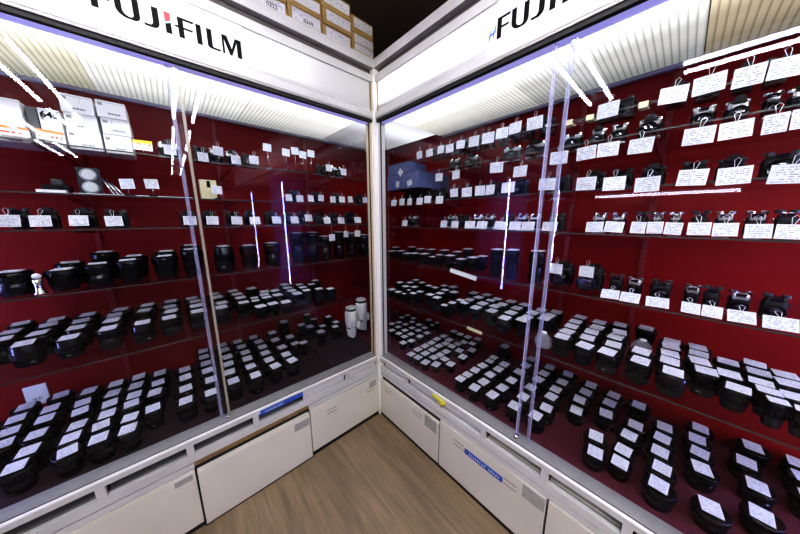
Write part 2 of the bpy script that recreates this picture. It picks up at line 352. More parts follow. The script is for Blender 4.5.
ORD = ['first', 'second', 'third', 'fourth', 'fifth', 'sixth', 'seventh', 'eighth', 'ninth', 'tenth', 'eleventh', 'twelfth', 'thirteenth',
       'fourteenth', 'fifteenth', 'sixteenth', 'seventeenth', 'eighteenth', 'nineteenth', 'twentieth', 'last but one', 'last']
LENS = [
 ('LF', [(0,0,-0.258,0.429,0.497,0.106,0.044,0.12), (0,1,-0.278,0.595,0.497,0.101,0.047,0.095), (0,2,-0.318,0.682,0.497,0.101,0.032,0.065), (0,3,-0.451,0.7,0.497,0.163,0.045,0.107), (1,0,-0.423,0.37,0.497,0.096,0.028,0.057), (1,1,-0.477,0.388,0.497,0.104,0.028,0.057), (1,2,-0.462,0.529,0.497,0.096,0.047,0.104), (2,0,-0.567,0.185,0.497,0.096,0.044,0.09), (2,1,-0.575,0.275,0.497,0.103,0.044,0.09), (2,2,-0.567,0.393,0.497,0.103,0.044,0.09), (2,3,-0.566,0.538,0.497,0.101,0.047,0.104), (2,4,-0.555,0.674,0.497,0.105,0.046,0.107), (3,0,-0.673,0.175,0.497,0.104,0.044,0.107), (3,1,-0.679,0.291,0.497,0.097,0.046,0.094), (3,2,-0.676,0.385,0.497,0.101,0.046,0.094), (3,3,-0.666,0.499,0.497,0.099,0.045,0.096), (3,4,-0.667,0.595,0.497,0.101,0.045,0.096), (3,5,-0.678,0.7,0.497,0.1,0.047,0.104), (4,0,-0.784,0.157,0.497,0.104,0.046,0.106), (4,1,-0.783,0.287,0.497,0.099,0.047,0.102), (4,2,-0.784,0.388,0.497,0.1,0.046,0.1), (4,3,-0.775,0.499,0.497,0.096,0.045,0.091), (4,4,-0.777,0.59,0.497,0.102,0.045,0.091), (4,5,-0.782,0.7,0.497,0.1,0.044,0.098), (5,0,-0.889,0.176,0.497,0.102,0.046,0.106), (5,1,-0.891,0.291,0.497,0.104,0.043,0.096), (5,2,-0.882,0.406,0.497,0.099,0.044,0.095), (5,3,-0.877,0.5,0.497,0.103,0.045,0.095), (5,4,-0.879,0.609,0.497,0.105,0.044,0.091), (5,5,-0.879,0.7,0.497,0.105,0.045,0.091), (6,0,-0.998,0.155,0.497,0.098,0.046,0.1), (6,1,-0.986,0.28,0.497,0.103,0.043,0.096), (6,2,-0.988,0.401,0.497,0.103,0.047,0.102), (6,3,-0.989,0.517,0.497,0.097,0.044,0.089), (6,4,-0.989,0.606,0.497,0.104,0.044,0.089), (6,5,-0.985,0.7,0.497,0.103,0.044,0.094), (7,0,-1.098,0.16,0.497,0.102,0.046,0.1), (7,1,-1.096,0.27,0.497,0.105,0.047,0.109), (7,2,-1.089,0.412,0.497,0.096,0.044,0.092), (7,3,-1.093,0.504,0.497,0.102,0.045,0.092), (8,0,-1.221,0.208,0.497,0.094,0.037,0.075), (8,1,-1.214,0.346,0.497,0.102,0.043,0.088), (8,2,-1.207,0.455,0.497,0.098,0.045,0.096), (8,3,-1.203,0.575,0.497,0.095,0.044,0.09), (9,0,-1.293,0.113,0.497,0.098,0.041,0.084), (9,1,-1.296,0.201,0.497,0.098,0.037,0.075), (9,2,-1.298,0.301,0.497,0.105,0.039,0.079), (9,3,-1.292,0.388,0.497,0.101,0.043,0.087), (9,4,-1.297,0.487,0.497,0.1,0.041,0.083), (9,5,-1.292,0.589,0.497,0.103,0.042,0.086), (10,0,-1.377,0.12,0.497,0.097,0.041,0.084), (10,1,-1.381,0.205,0.497,0.102,0.042,0.084), (10,2,-1.376,0.292,0.497,0.102,0.039,0.079), (10,3,-1.381,0.399,0.497,0.098,0.044,0.09), (10,4,-1.379,0.499,0.497,0.094,0.039,0.079), (10,5,-1.376,0.577,0.497,0.106,0.039,0.079), (11,0,-1.461,0.114,0.497,0.099,0.041,0.083), (11,1,-1.467,0.198,0.497,0.1,0.041,0.083), (11,2,-1.466,0.291,0.497,0.099,0.044,0.09), (11,3,-1.473,0.403,0.497,0.101,0.041,0.084), (11,4,-1.48,0.486,0.497,0.103,0.041,0.084), (11,5,-1.472,0.583,0.497,0.105,0.047,0.095), (12,0,-1.583,0.139,0.497,0.095,0.043,0.088), (12,1,-1.576,0.226,0.497,0.099,0.043,0.088), (12,2,-1.58,0.32,0.497,0.1,0.045,0.091), (12,3,-1.583,0.452,0.497,0.096,0.037,0.075), (12,4,-1.585,0.527,0.497,0.103,0.037,0.075), (12,5,-1.583,0.66,0.497,0.095,0.046,0.103), (13,0,-1.669,0.342,0.497,0.095,0.045,0.091), (13,1,-1.673,0.438,0.497,0.097,0.042,0.084), (13,2,-1.679,0.522,0.497,0.104,0.042,0.084), (13,3,-1.681,0.625,0.497,0.101,0.047,0.103)]),
 ('LC', [(0,0,-0.478,0.254,0.92,0.088,0.038,0.078), (0,1,-0.478,0.36,0.92,0.087,0.039,0.079), (0,2,-0.481,0.438,0.92,0.091,0.039,0.079), (0,3,-0.464,0.536,0.92,0.088,0.044,0.099), (1,0,-0.567,0.2,0.92,0.068,0.038,0.078), (1,1,-0.578,0.323,0.92,0.087,0.039,0.078), (1,2,-0.569,0.417,0.92,0.09,0.032,0.066), (2,0,-0.645,0.2,0.92,0.072,0.031,0.063), (2,1,-0.657,0.278,0.92,0.095,0.029,0.059), (2,2,-0.653,0.348,0.92,0.094,0.03,0.061), (2,3,-0.634,0.425,0.92,0.093,0.032,0.066), (3,0,-0.708,0.2,0.92,0.07,0.031,0.063), (3,1,-0.714,0.291,0.92,0.086,0.023,0.047), (3,2,-0.712,0.338,0.92,0.091,0.023,0.047), (3,3,-0.677,0.571,0.92,0.095,0.042,0.112), (4,0,-0.778,0.282,0.92,0.089,0.032,0.065), (4,1,-0.778,0.376,0.92,0.094,0.037,0.076), (4,2,-0.777,0.499,0.92,0.089,0.043,0.103), (4,3,-0.786,0.601,0.92,0.088,0.043,0.103), (5,0,-0.888,0.276,0.92,0.09,0.044,0.105), (5,1,-0.875,0.385,0.92,0.087,0.045,0.098), (5,2,-0.88,0.489,0.92,0.093,0.044,0.103), (5,3,-0.888,0.606,0.92,0.089,0.045,0.103), (6,0,-0.993,0.287,0.92,0.09,0.045,0.092), (6,1,-0.994,0.379,0.92,0.093,0.044,0.092), (6,2,-0.988,0.501,0.92,0.089,0.042,0.11), (6,3,-0.999,0.616,0.92,0.085,0.042,0.1), (7,0,-1.104,0.288,0.92,0.087,0.045,0.097), (7,1,-1.099,0.384,0.92,0.09,0.044,0.097), (7,2,-1.105,0.505,0.92,0.086,0.044,0.094), (7,3,-1.098,0.599,0.92,0.09,0.044,0.094), (8,0,-1.202,0.27,0.92,0.092,0.043,0.099), (8,1,-1.207,0.496,0.92,0.09,0.042,0.103), (8,2,-1.202,0.607,0.92,0.091,0.045,0.1), (9,0,-1.31,0.284,0.92,0.092,0.041,0.11), (9,1,-1.311,0.41,0.92,0.089,0.042,0.094), (9,2,-1.315,0.504,0.92,0.091,0.046,0.094), (9,3,-1.302,0.602,0.92,0.092,0.045,0.099), (10,0,-1.424,0.286,0.92,0.087,0.043,0.11), (10,1,-1.418,0.398,0.92,0.09,0.042,0.1), (10,2,-1.421,0.498,0.92,0.092,0.042,0.096), (10,3,-1.425,0.634,0.92,0.085,0.045,0.098), (11,0,-1.533,0.303,0.92,0.09,0.045,0.096), (11,1,-1.52,0.398,0.92,0.094,0.042,0.09), (11,2,-1.517,0.505,0.92,0.095,0.042,0.096), (11,3,-1.52,0.611,0.92,0.092,0.045,0.098), (12,0,-1.61,0.397,0.92,0.094,0.044,0.09), (12,1,-1.632,0.539,0.92,0.086,0.045,0.106), (12,2,-1.627,0.645,0.92,0.088,0.042,0.106)]),
 ('LB', [(0,0,0.105,0.33,1.21,0.154,0.049,0.12), (1,0,-0.023,0.3,1.21,0.176,0.047,0.101), (2,0,-0.122,0.32,1.21,0.187,0.046,0.101), (3,0,-0.236,0.3,1.21,0.164,0.044,0.089), (4,0,-0.324,0.31,1.21,0.192,0.044,0.089), (5,0,-0.426,0.31,1.21,0.192,0.048,0.102), (6,0,-0.593,0.3,1.21,0.138,0.046,0.12), (7,0,-0.718,0.3,1.21,0.135,0.047,0.12), (8,0,-0.841,0.29,1.21,0.139,0.048,0.12), (9,0,-0.976,0.4,1.21,0.143,0.045,0.102), (10,0,-0.978,0.29,1.21,0.133,0.046,0.105), (11,0,-1.078,0.4,1.21,0.119,0.045,0.102), (12,0,-1.084,0.29,1.21,0.11,0.047,0.105), (13,0,-1.191,0.4,1.21,0.109,0.046,0.11), (14,0,-1.206,0.29,1.21,0.102,0.046,0.093), (15,0,-1.293,0.44,1.21,0.132,0.046,0.105), (16,0,-1.299,0.29,1.21,0.099,0.045,0.093), (17,0,-1.395,0.29,1.21,0.081,0.047,0.096), (18,0,-1.397,0.42,1.21,0.093,0.044,0.105), (19,0,-1.513,0.3,1.21,0.088,0.048,0.119)]),
 ('RF', [(0,0,0.113,-0.645,0.497,0.069,0.031,0.062), (0,1,0.175,-0.65,0.497,0.071,0.031,0.062), (0,2,0.259,-0.65,0.497,0.068,0.036,0.072), (0,3,0.33,-0.66,0.497,0.073,0.036,0.072), (0,4,0.419,-0.658,0.497,0.068,0.027,0.055), (0,5,0.475,-0.66,0.497,0.07,0.027,0.055), (1,0,0.63,-0.657,0.497,0.093,0.045,0.12), (2,0,0.11,-0.737,0.497,0.067,0.039,0.08), (2,1,0.189,-0.746,0.497,0.071,0.039,0.08), (2,2,0.278,-0.74,0.497,0.073,0.043,0.089), (2,3,0.369,-0.749,0.497,0.073,0.044,0.09), (2,4,0.459,-0.74,0.497,0.067,0.04,0.081), (3,0,0.121,-0.834,0.497,0.071,0.043,0.098), (3,1,0.222,-0.842,0.497,0.073,0.045,0.101), (3,2,0.331,-0.849,0.497,0.067,0.043,0.104), (3,3,0.438,-0.845,0.497,0.069,0.046,0.097), (3,4,0.535,-0.846,0.497,0.072,0.044,0.095), (3,5,0.63,-0.843,0.497,0.078,0.043,0.095), (4,0,0.135,-0.952,0.497,0.07,0.045,0.096), (4,1,0.236,-0.955,0.497,0.071,0.043,0.101), (4,2,0.339,-0.952,0.497,0.071,0.043,0.1), (4,3,0.442,-0.955,0.497,0.069,0.045,0.092), (4,4,0.534,-0.952,0.497,0.071,0.043,0.092), (4,5,0.628,-0.956,0.497,0.071,0.043,0.095), (5,0,0.145,-1.048,0.497,0.072,0.044,0.095), (5,1,0.239,-1.061,0.497,0.07,0.042,0.095), (5,2,0.341,-1.052,0.497,0.069,0.042,0.085), (5,3,0.426,-1.047,0.497,0.069,0.042,0.085), (5,4,0.52,-1.052,0.497,0.074,0.042,0.094), (5,5,0.63,-1.054,0.497,0.07,0.047,0.098), (6,0,0.339,-1.166,0.497,0.066,0.044,0.09), (6,1,0.429,-1.158,0.497,0.073,0.044,0.09), (6,2,0.52,-1.166,0.497,0.074,0.045,0.092), (6,3,0.624,-1.166,0.497,0.068,0.042,0.104), (7,0,0.129,-1.28,0.497,0.068,0.039,0.079), (7,1,0.22,-1.267,0.497,0.067,0.043,0.09), (7,2,0.409,-1.27,0.497,0.071,0.042,0.103), (7,3,0.512,-1.27,0.497,0.07,0.044,0.089), (7,4,0.601,-1.27,0.497,0.073,0.044,0.089), (8,0,0.146,-1.358,0.497,0.068,0.036,0.073), (8,1,0.219,-1.357,0.497,0.073,0.036,0.073), (8,2,0.323,-1.364,0.497,0.07,0.046,0.094), (8,3,0.424,-1.375,0.497,0.073,0.044,0.089), (8,4,0.602,-1.368,0.497,0.073,0.047,0.099), (9,0,0.127,-1.465,0.497,0.073,0.044,0.097), (9,1,0.224,-1.466,0.497,0.07,0.045,0.092), (9,2,0.316,-1.458,0.497,0.071,0.045,0.092), (9,3,0.41,-1.463,0.497,0.071,0.044,0.089), (9,4,0.516,-1.467,0.497,0.067,0.045,0.095), (10,0,0.153,-1.583,0.497,0.07,0.044,0.12), (10,1,0.333,-1.568,0.497,0.074,0.045,0.094), (10,2,0.426,-1.564,0.497,0.073,0.043,0.094), (10,3,0.527,-1.562,0.497,0.066,0.042,0.085), (10,4,0.611,-1.57,0.497,0.071,0.042,0.085), (11,0,0.246,-1.69,0.497,0.069,0.044,0.12), (11,1,0.392,-1.699,0.497,0.067,0.043,0.12), (11,2,0.512,-1.687,0.497,0.067,0.043,0.12), (11,3,0.63,-1.713,0.497,0.075,0.046,0.101), (12,0,0.445,-1.811,0.497,0.07,0.046,0.113), (12,1,0.559,-1.814,0.497,0.069,0.035,0.071), (12,2,0.63,-1.814,0.497,0.078,0.035,0.071)]),
 ('D2', [(0,0,0.194,-0.213,0.497,0.05,0.033,0.073), (0,1,0.352,-0.215,0.497,0.05,0.033,0.07), (0,2,0.429,-0.201,0.497,0.05,0.032,0.079), (0,3,0.511,-0.207,0.497,0.05,0.033,0.073), (0,4,0.63,-0.219,0.497,0.055,0.031,0.063), (1,0,0.117,-0.225,0.497,0.05,0.03,0.062), (1,1,0.197,-0.285,0.497,0.05,0.034,0.073), (1,2,0.273,-0.215,0.497,0.05,0.035,0.074), (1,3,0.49,-0.277,0.497,0.05,0.035,0.071), (1,4,0.63,-0.282,0.497,0.055,0.031,0.063), (2,0,0.117,-0.287,0.497,0.05,0.03,0.062), (2,1,0.27,-0.289,0.497,0.05,0.034,0.073), (2,2,0.351,-0.285,0.497,0.05,0.033,0.07), (2,3,0.42,-0.29,0.497,0.05,0.032,0.064), (2,4,0.63,-0.354,0.497,0.055,0.032,0.072), (3,0,0.115,-0.362,0.497,0.05,0.034,0.075), (3,1,0.202,-0.363,0.497,0.05,0.03,0.062), (3,2,0.263,-0.368,0.497,0.05,0.03,0.062), (3,3,0.42,-0.354,0.497,0.05,0.032,0.064), (3,4,0.485,-0.361,0.497,0.05,0.028,0.058), (4,0,0.24,-0.425,0.497,0.05,0.03,0.062), (4,1,0.33,-0.372,0.497,0.05,0.033,0.067), (4,2,0.409,-0.424,0.497,0.05,0.034,0.071), (4,3,0.541,-0.373,0.497,0.05,0.028,0.058), (4,4,0.63,-0.445,0.497,0.069,0.028,0.057), (5,0,0.152,-0.427,0.497,0.05,0.033,0.075), (5,1,0.22,-0.488,0.497,0.05,0.032,0.066), (5,2,0.359,-0.491,0.497,0.05,0.033,0.084), (5,3,0.485,-0.485,0.497,0.05,0.034,0.097), (5,4,0.575,-0.43,0.497,0.05,0.028,0.057)]),
 ('R6', [(0,0,0.15,-0.479,0.912,0.058,0.022,0.045), (0,1,0.16,-0.522,0.912,0.082,0.022,0.045), (0,2,0.384,-0.377,0.912,0.074,0.031,0.064), (0,3,0.474,-0.306,0.912,0.079,0.037,0.08), (1,0,0.216,-0.575,0.912,0.082,0.026,0.053), (1,1,0.241,-0.529,0.912,0.081,0.026,0.053), (1,2,0.304,-0.554,0.912,0.078,0.033,0.068), (1,3,0.472,-0.481,0.912,0.073,0.04,0.092), (2,0,0.228,-0.649,0.912,0.074,0.037,0.075), (2,1,0.305,-0.645,0.912,0.077,0.038,0.077), (2,2,0.372,-0.579,0.912,0.081,0.036,0.073), (2,3,0.477,-0.572,0.912,0.076,0.04,0.092), (3,0,0.227,-0.744,0.912,0.08,0.039,0.085), (3,1,0.309,-0.723,0.912,0.077,0.035,0.07), (3,2,0.394,-0.649,0.912,0.076,0.029,0.058), (3,3,0.451,-0.661,0.912,0.08,0.029,0.058), (4,0,0.188,-0.838,0.912,0.076,0.037,0.082), (4,1,0.282,-0.83,0.912,0.077,0.04,0.084), (4,2,0.378,-0.735,0.912,0.08,0.035,0.07), (4,3,0.467,-0.747,0.912,0.078,0.037,0.078), (5,0,0.212,-0.917,0.912,0.081,0.033,0.068), (5,1,0.279,-0.914,0.912,0.078,0.033,0.068), (5,2,0.39,-0.815,0.912,0.075,0.039,0.081), (5,3,0.471,-0.825,0.912,0.077,0.037,0.078), (6,0,0.319,-0.984,0.912,0.081,0.036,0.074), (6,1,0.353,-0.918,0.912,0.082,0.036,0.074), (6,2,0.395,-0.987,0.912,0.079,0.038,0.077), (6,3,0.463,-0.921,0.912,0.073,0.035,0.071), (6,4,0.474,-0.991,0.912,0.077,0.035,0.071), (7,0,0.158,-1.11,0.912,0.081,0.038,0.083), (7,1,0.244,-1.107,0.912,0.08,0.039,0.078), (7,2,0.325,-1.104,0.912,0.079,0.037,0.079), (7,3,0.404,-1.102,0.912,0.08,0.032,0.066), (7,4,0.47,-1.104,0.912,0.082,0.032,0.066), (8,0,0.15,-1.192,0.912,0.08,0.037,0.075), (8,1,0.236,-1.185,0.912,0.078,0.038,0.078), (8,2,0.318,-1.184,0.912,0.079,0.036,0.074), (8,3,0.392,-1.184,0.912,0.08,0.036,0.074), (8,4,0.479,-1.184,0.912,0.076,0.039,0.08), (9,0,0.156,-1.267,0.912,0.08,0.037,0.075), (9,1,0.241,-1.267,0.912,0.079,0.039,0.079), (9,2,0.32,-1.264,0.912,0.081,0.039,0.079), (9,3,0.405,-1.264,0.912,0.078,0.04,0.081), (9,4,0.536,-1.252,0.912,0.074,0.038,0.088), (10,0,0.163,-1.354,0.912,0.078,0.038,0.077), (10,1,0.239,-1.35,0.912,0.081,0.038,0.077), (10,2,0.555,-1.344,0.912,0.079,0.038,0.094), (11,0,0.154,-1.436,0.912,0.079,0.039,0.082), (11,1,0.237,-1.429,0.912,0.077,0.037,0.08), (11,2,0.318,-1.423,0.912,0.077,0.036,0.074), (11,3,0.392,-1.423,0.912,0.08,0.036,0.074), (11,4,0.481,-1.429,0.912,0.074,0.036,0.073), (12,0,0.229,-1.511,0.912,0.081,0.033,0.068), (12,1,0.301,-1.496,0.912,0.082,0.036,0.074), (12,2,0.376,-1.497,0.912,0.082,0.033,0.068), (12,3,0.483,-1.502,0.912,0.075,0.036,0.073), (13,0,0.197,-1.572,0.912,0.074,0.032,0.066), (13,1,0.272,-1.563,0.912,0.077,0.033,0.067), (13,2,0.385,-1.564,0.912,0.076,0.032,0.065), (14,0,0.172,-1.638,0.912,0.077,0.021,0.043), (14,1,0.225,-1.632,0.912,0.079,0.026,0.054), (14,2,0.293,-1.627,0.912,0.075,0.029,0.06), (14,3,0.363,-1.626,0.912,0.078,0.032,0.065), (14,4,0.435,-1.63,0.912,0.079,0.032,0.064), (15,0,0.167,-1.681,0.912,0.08,0.021,0.043), (15,1,0.255,-1.684,0.912,0.073,0.03,0.061), (15,2,0.318,-1.68,0.912,0.081,0.029,0.06), (15,3,0.403,-1.686,0.912,0.077,0.032,0.064)]),
 ('R5', [(0,0,0.36,0.216,1.188,0.068,0.033,0.119), (1,0,0.26,0.151,1.188,0.05,0.034,0.105), (2,0,0.26,0.046,1.188,0.059,0.034,0.078), (3,0,0.36,0.023,1.188,0.081,0.031,0.098), (4,0,0.26,-0.032,1.188,0.05,0.032,0.078), (5,0,0.36,-0.075,1.188,0.077,0.033,0.098), (6,0,0.24,-0.124,1.188,0.063,0.034,0.093), (7,0,0.35,-0.185,1.188,0.085,0.031,0.11), (8,0,0.24,-0.217,1.188,0.065,0.034,0.079), (9,0,0.24,-0.297,1.188,0.053,0.026,0.053), (10,0,0.35,-0.304,1.188,0.088,0.034,0.108), (11,0,0.24,-0.35,1.188,0.073,0.026,0.053), (12,0,0.35,-0.412,1.188,0.089,0.032,0.077), (13,0,0.24,-0.435,1.188,0.076,0.032,0.085), (14,0,0.36,-0.488,1.188,0.112,0.031,0.077), (15,0,0.24,-0.524,1.188,0.067,0.032,0.072), (16,0,0.25,-0.595,1.188,0.087,0.032,0.072), (17,0,0.33,-0.607,1.188,0.086,0.032,0.081), (18,0,0.25,-0.738,1.188,0.147,0.032,0.091), (19,0,0.24,-0.829,1.188,0.15,0.032,0.091), (20,0,0.24,-0.947,1.188,0.159,0.034,0.118)]),
]
SMALL = [(1,-0.12,0.452,0.497,0.103,0.045,0.11), (1,-0.193,0.534,0.497,0.103,0.044,0.105), (1,-0.198,0.7,0.497,0.114,0.029,0.058), (1,-0.256,0.7,0.497,0.173,0.029,0.058), (1,-0.064,0.547,0.497,0.096,0.046,0.11), (1,-0.06,0.7,0.497,0.101,0.047,0.12), (1,-0.404,0.281,0.92,0.091,0.038,0.078), (1,-0.394,0.373,0.92,0.091,0.042,0.085), (1,-0.376,0.486,0.92,0.086,0.042,0.092), (1,-0.321,0.265,0.92,0.089,0.038,0.076), (1,-0.309,0.422,0.92,0.089,0.042,0.092), (1,-0.245,0.504,0.92,0.092,0.042,0.104), (1,-0.256,0.224,0.92,0.086,0.038,0.076), (0,0.15,0.024,0.912,0.052,0.035,0.071), (0,0.271,0.067,0.912,0.077,0.04,0.081), (0,0.15,-0.048,0.912,0.048,0.031,0.063), (0,0.228,-0.046,0.912,0.076,0.033,0.068), (0,0.335,0.018,0.912,0.075,0.038,0.081), (0,0.15,-0.111,0.912,0.048,0.018,0.036), (0,0.176,-0.136,0.912,0.076,0.018,0.036), (0,0.268,-0.1,0.912,0.075,0.033,0.068), (0,0.427,0.042,0.912,0.076,0.04,0.093), (0,0.15,-0.206,0.912,0.074,0.027,0.054), (0,0.406,-0.048,0.912,0.075,0.038,0.093), (0,0.203,-0.22,0.912,0.078,0.027,0.054), (0,0.357,-0.167,0.912,0.082,0.029,0.059), (0,0.214,-0.305,0.912,0.074,0.036,0.073), (0,0.28,-0.336,0.912,0.077,0.036,0.073), (0,0.357,-0.226,0.912,0.08,0.029,0.059), (0,0.179,-0.394,0.912,0.082,0.038,0.09), (0,0.353,-0.322,0.912,0.083,0.031,0.064), (0,0.463,-0.226,0.912,0.075,0.039,0.08), (0,0.348,0.263,0.497,0.05,0.033,0.072), (0,0.418,0.245,0.497,0.05,0.031,0.072), (0,0.518,0.313,0.497,0.05,0.034,0.079), (0,0.584,0.223,0.497,0.05,0.033,0.089), (0,0.597,0.317,0.497,0.05,0.033,0.079), (0,0.261,0.16,0.497,0.05,0.031,0.084), (0,0.345,0.174,0.497,0.05,0.033,0.085), (0,0.432,0.17,0.497,0.05,0.032,0.077), (0,0.513,0.169,0.497,0.05,0.034,0.08), (0,0.63,0.064,0.497,0.07,0.033,0.07), (0,0.265,0.076,0.497,0.05,0.033,0.075), (0,0.344,0.085,0.497,0.05,0.033,0.079), (0,0.424,0.08,0.497,0.05,0.032,0.074), (0,0.516,0.082,0.497,0.05,0.033,0.077), (0,0.261,0.002,0.497,0.05,0.031,0.072), (0,0.428,0.006,0.497,0.05,0.032,0.074), (0,0.506,0.006,0.497,0.05,0.032,0.077), (0,0.6,0,0.497,0.05,0.022,0.044), (0,0.63,-0.032,0.497,0.073,0.022,0.044), (0,0.185,-0.065,0.497,0.05,0.031,0.072), (0,0.254,-0.086,0.497,0.05,0.031,0.072), (0,0.333,-0,0.497,0.05,0.032,0.072), (0,0.359,-0.079,0.497,0.05,0.034,0.083), (0,0.446,-0.077,0.497,0.05,0.033,0.086)]
CARDS = {
 'R1': [(-0.192, 1.896), (-0.276, 1.894), (-0.366, 1.897), (-0.431, 1.891), (-0.505, 1.897), (-0.588, 1.896), (-0.669, 1.895), (-0.742, 1.901), (-0.804, 1.909), (-0.89, 1.908), (-1.145, 1.887), (-1.309, 1.884), (-1.381, 1.89), (-1.452, 1.885), (-1.51, 1.884)],
 'R2': [(-0.375, 1.737), (-0.497, 1.737), (-0.736, 1.742), (-0.853, 1.709), (-1.007, 1.742), (-1.1, 1.744), (-1.166, 1.745), (-1.254, 1.74), (-1.382, 1.743), (-1.45, 1.744), (-1.514, 1.744), (-1.556, 1.746)],
 'R3': [(0.029, 1.605), (-0.058, 1.608), (-0.135, 1.606), (-0.227, 1.605), (-0.297, 1.612), (-0.391, 1.605), (-0.496, 1.638), (-0.579, 1.636), (-0.659, 1.638), (-0.715, 1.638), (-0.807, 1.641), (-0.976, 1.64), (-1.115, 1.629), (-1.2, 1.621), (-1.288, 1.61), (-1.387, 1.621), (-1.466, 1.617), (-1.555, 1.611)],
 'R4': [(-0.075, 1.45), (-0.421, 1.463), (-0.501, 1.456), (-0.602, 1.453), (-0.675, 1.455), (-0.775, 1.455), (-0.85, 1.456), (-0.91, 1.458), (-1.001, 1.46), (-1.159, 1.464), (-1.218, 1.466), (-1.284, 1.465), (-1.326, 1.466), (-1.369, 1.464), (-1.424, 1.465), (-1.475, 1.464), (-1.533, 1.462), (-1.584, 1.462)],
 'R5': [(-1.237, 1.219), (-1.295, 1.221), (-1.367, 1.217), (-1.445, 1.222), (-1.49, 1.218), (-1.546, 1.22), (-1.612, 1.224)],
 'R5b': [(-1.039, 1.277), (-1.15, 1.281)],
 'LA': [(-0.017, 1.485), (-0.152, 1.482), (-0.257, 1.483), (-0.382, 1.5), (-0.47, 1.488), (-0.574, 1.488), (-0.687, 1.486), (-0.773, 1.487), (-0.879, 1.488), (-0.967, 1.488), (-1.214, 1.488), (-1.307, 1.491), (-1.397, 1.49), (-1.464, 1.491)],
 'L2': [(0.088, 1.634), (-0.039, 1.632), (-0.109, 1.629), (-0.179, 1.625), (-0.266, 1.631), (-0.336, 1.625), (-0.408, 1.621), (-0.475, 1.621), (-0.837, 1.644), (-1.08, 1.653), (-1.158, 1.647)],
 'L1': [(-0.101, 1.813), (-0.209, 1.826), (-0.319, 1.907), (-0.372, 1.885), (-0.419, 1.903), (-0.473, 1.883), (-0.575, 1.893), (-0.653, 1.813), (-0.739, 1.801), (-0.813, 1.833), (-0.878, 1.795), (-0.997, 1.808)],
 'LB': [(-0.035, 1.388), (-0.13, 1.388), (-0.238, 1.369)],
}
# ------------------------------------------------------------------ the room
struct(bx('floor', (-5, -9.5, -.05), (1.2, 1.3, 0), M['floor']))
struct(bx('ceiling', (-5, -9.5, 2.80), (1.2, 1.3, 2.85), M['darkceil']))
struct(bx('wall_back', (-5.1, 1.3, 0), (1.3, 1.4, 2.85), M['darkwall']))
struct(bx('wall_right', (1.2, -9.5, 0), (1.3, 1.3, 2.85), M['darkwall']))
struct(bx('wall_left', (-5.1, -9.5, 0), (-5., 1.3, 2.85), M['farwall']))
struct(bx('wall_front', (-5.1, -9.6, 0), (1.3, -9.5, 2.85), M['farwall']))

def fixture(x0, y0, x1, y1, label):
    """twin-tube ceiling fitting hung under the dark ceiling, centre line from (x0,y0) to (x1,y1)"""
    L = math.hypot(x1-x0, y1-y0); a = math.atan2(y1-y0, x1-x0)
    o = empty('ceiling_light', ((x0+x1)/2, (y0+y1)/2, 2.5), a)
    tag(o, label, 'light', 'fluorescent ceiling lights over the aisle'); o['kind'] = 'structure'
    build(MB().box((-L/2, -.05, .03), (L/2, .05, .08), bevel=.004), 'housing', M['fitting'], o)
    for s in (-1, 1):
        m = MB(); m.tube([(-L/2+.02, s*.075, 0), (L/2-.02, s*.075, 0)], .014, 10)
        build(m, 'tube', M['tube'], o)
        for e in (-1, 1):
            build(MB().box((e*(L/2-.01)-.012, s*.075-.02, -.018), (e*(L/2-.01)+.012, s*.075+.02, .04), bevel=.003), 'tube_holder', M['fitting'], o)
    build(MB().box((-.02, -.02, .08), (.02, .02, .30)), 'hanger', M['fitting'], o)
k = 0
for i in range(4): fixture(-.805, -.95-1.5*i, -.805, -2.2-1.5*i, 'twin tube ceiling light reflected as an upright streak in the left glass, %s along the aisle' % ORD[i])
for i in range(2): fixture(-2.14, -2.9-1.35*i, -2.14, -4.15-1.35*i, 'twin tube ceiling light reflected as a slanted streak in the left glass, %s one' % ORD[i])
fixture(-.68, -.75, -1.9, -.75, 'twin tube ceiling light reflected as slanted streaks at the top of the right glass')
for i in range(2): fixture(-1.67, -1.22-1.35*i, -1.67, -2.47-1.35*i, 'twin tube ceiling light reflected as level streaks in the upper right glass, %s one' % ORD[i])

# a lit strip of the showcase across the aisle, seen only as a streak in the right-hand glass
o = empty('wall_strip_light', (-4.9, -1.04, 1.875))
tag(o, 'lit tube along the wall across the aisle, reflected as level streak in right glass', 'light'); o['kind'] = 'structure'
build(MB().box((-.03, -.85, .03), (.04, .85, .06)), 'housing', M['fitting'], o)
m = MB(); m.tube([(.03, -.82, 0), (.03, .82, 0)], .024, 10); build(m, 'tube', M['farstrip'], o)

# ------------------------------------------------------------------ the two showcases
TS = {'L': lambda a, d, z: (a, d, z), 'R': lambda a, d, z: (d, a, z)}
END = -4.5
DEPTH = {'L': .77, 'R': .69}
CEIL = 2.15

LET = {  # outlines in a unit where the letters are 1 tall; u along the sign
 'F': [(0, 0), (.24, 0), (.24, .46), (.62, .46), (.66, .55), (.24, .55), (.24, .90), (.68, .90), (.72, 1), (0, 1)],
 'I': [(0, 0), (.24, 0), (.24, 1), (0, 1)],
 'L': [(0, 1), (.24, 1), (.24, .16), (.30, .09), (.62, .09), (.62, 0), (.14, 0), (.04, .04), (0, .13)],
 'M': [(0, 0), (.10, 0), (.10, .78), (.37, 0), (.48, 0), (.78, .80), (.78, 0), (1.02, 0), (1.02, 1), (.70, 1), (.48, .36), (.26, 1), (0, 1)],
 'Ftick': [(.14, 0), (.38, 0), (.38, .46), (.76, .46), (.80, .55), (.38, .55), (.38, .90), (.82, .90), (.86, 1), (.14, 1), (.14, .55), (.02, .55), (0, .47), (.14, .46)],
}
def arc(cx, cy, rx, ry, a0, a1, n=9): return [(cx+rx*math.cos(R(a0+(a1-a0)*i/n)), cy+ry*math.sin(R(a0+(a1-a0)*i/n))) for i in range(n+1)]
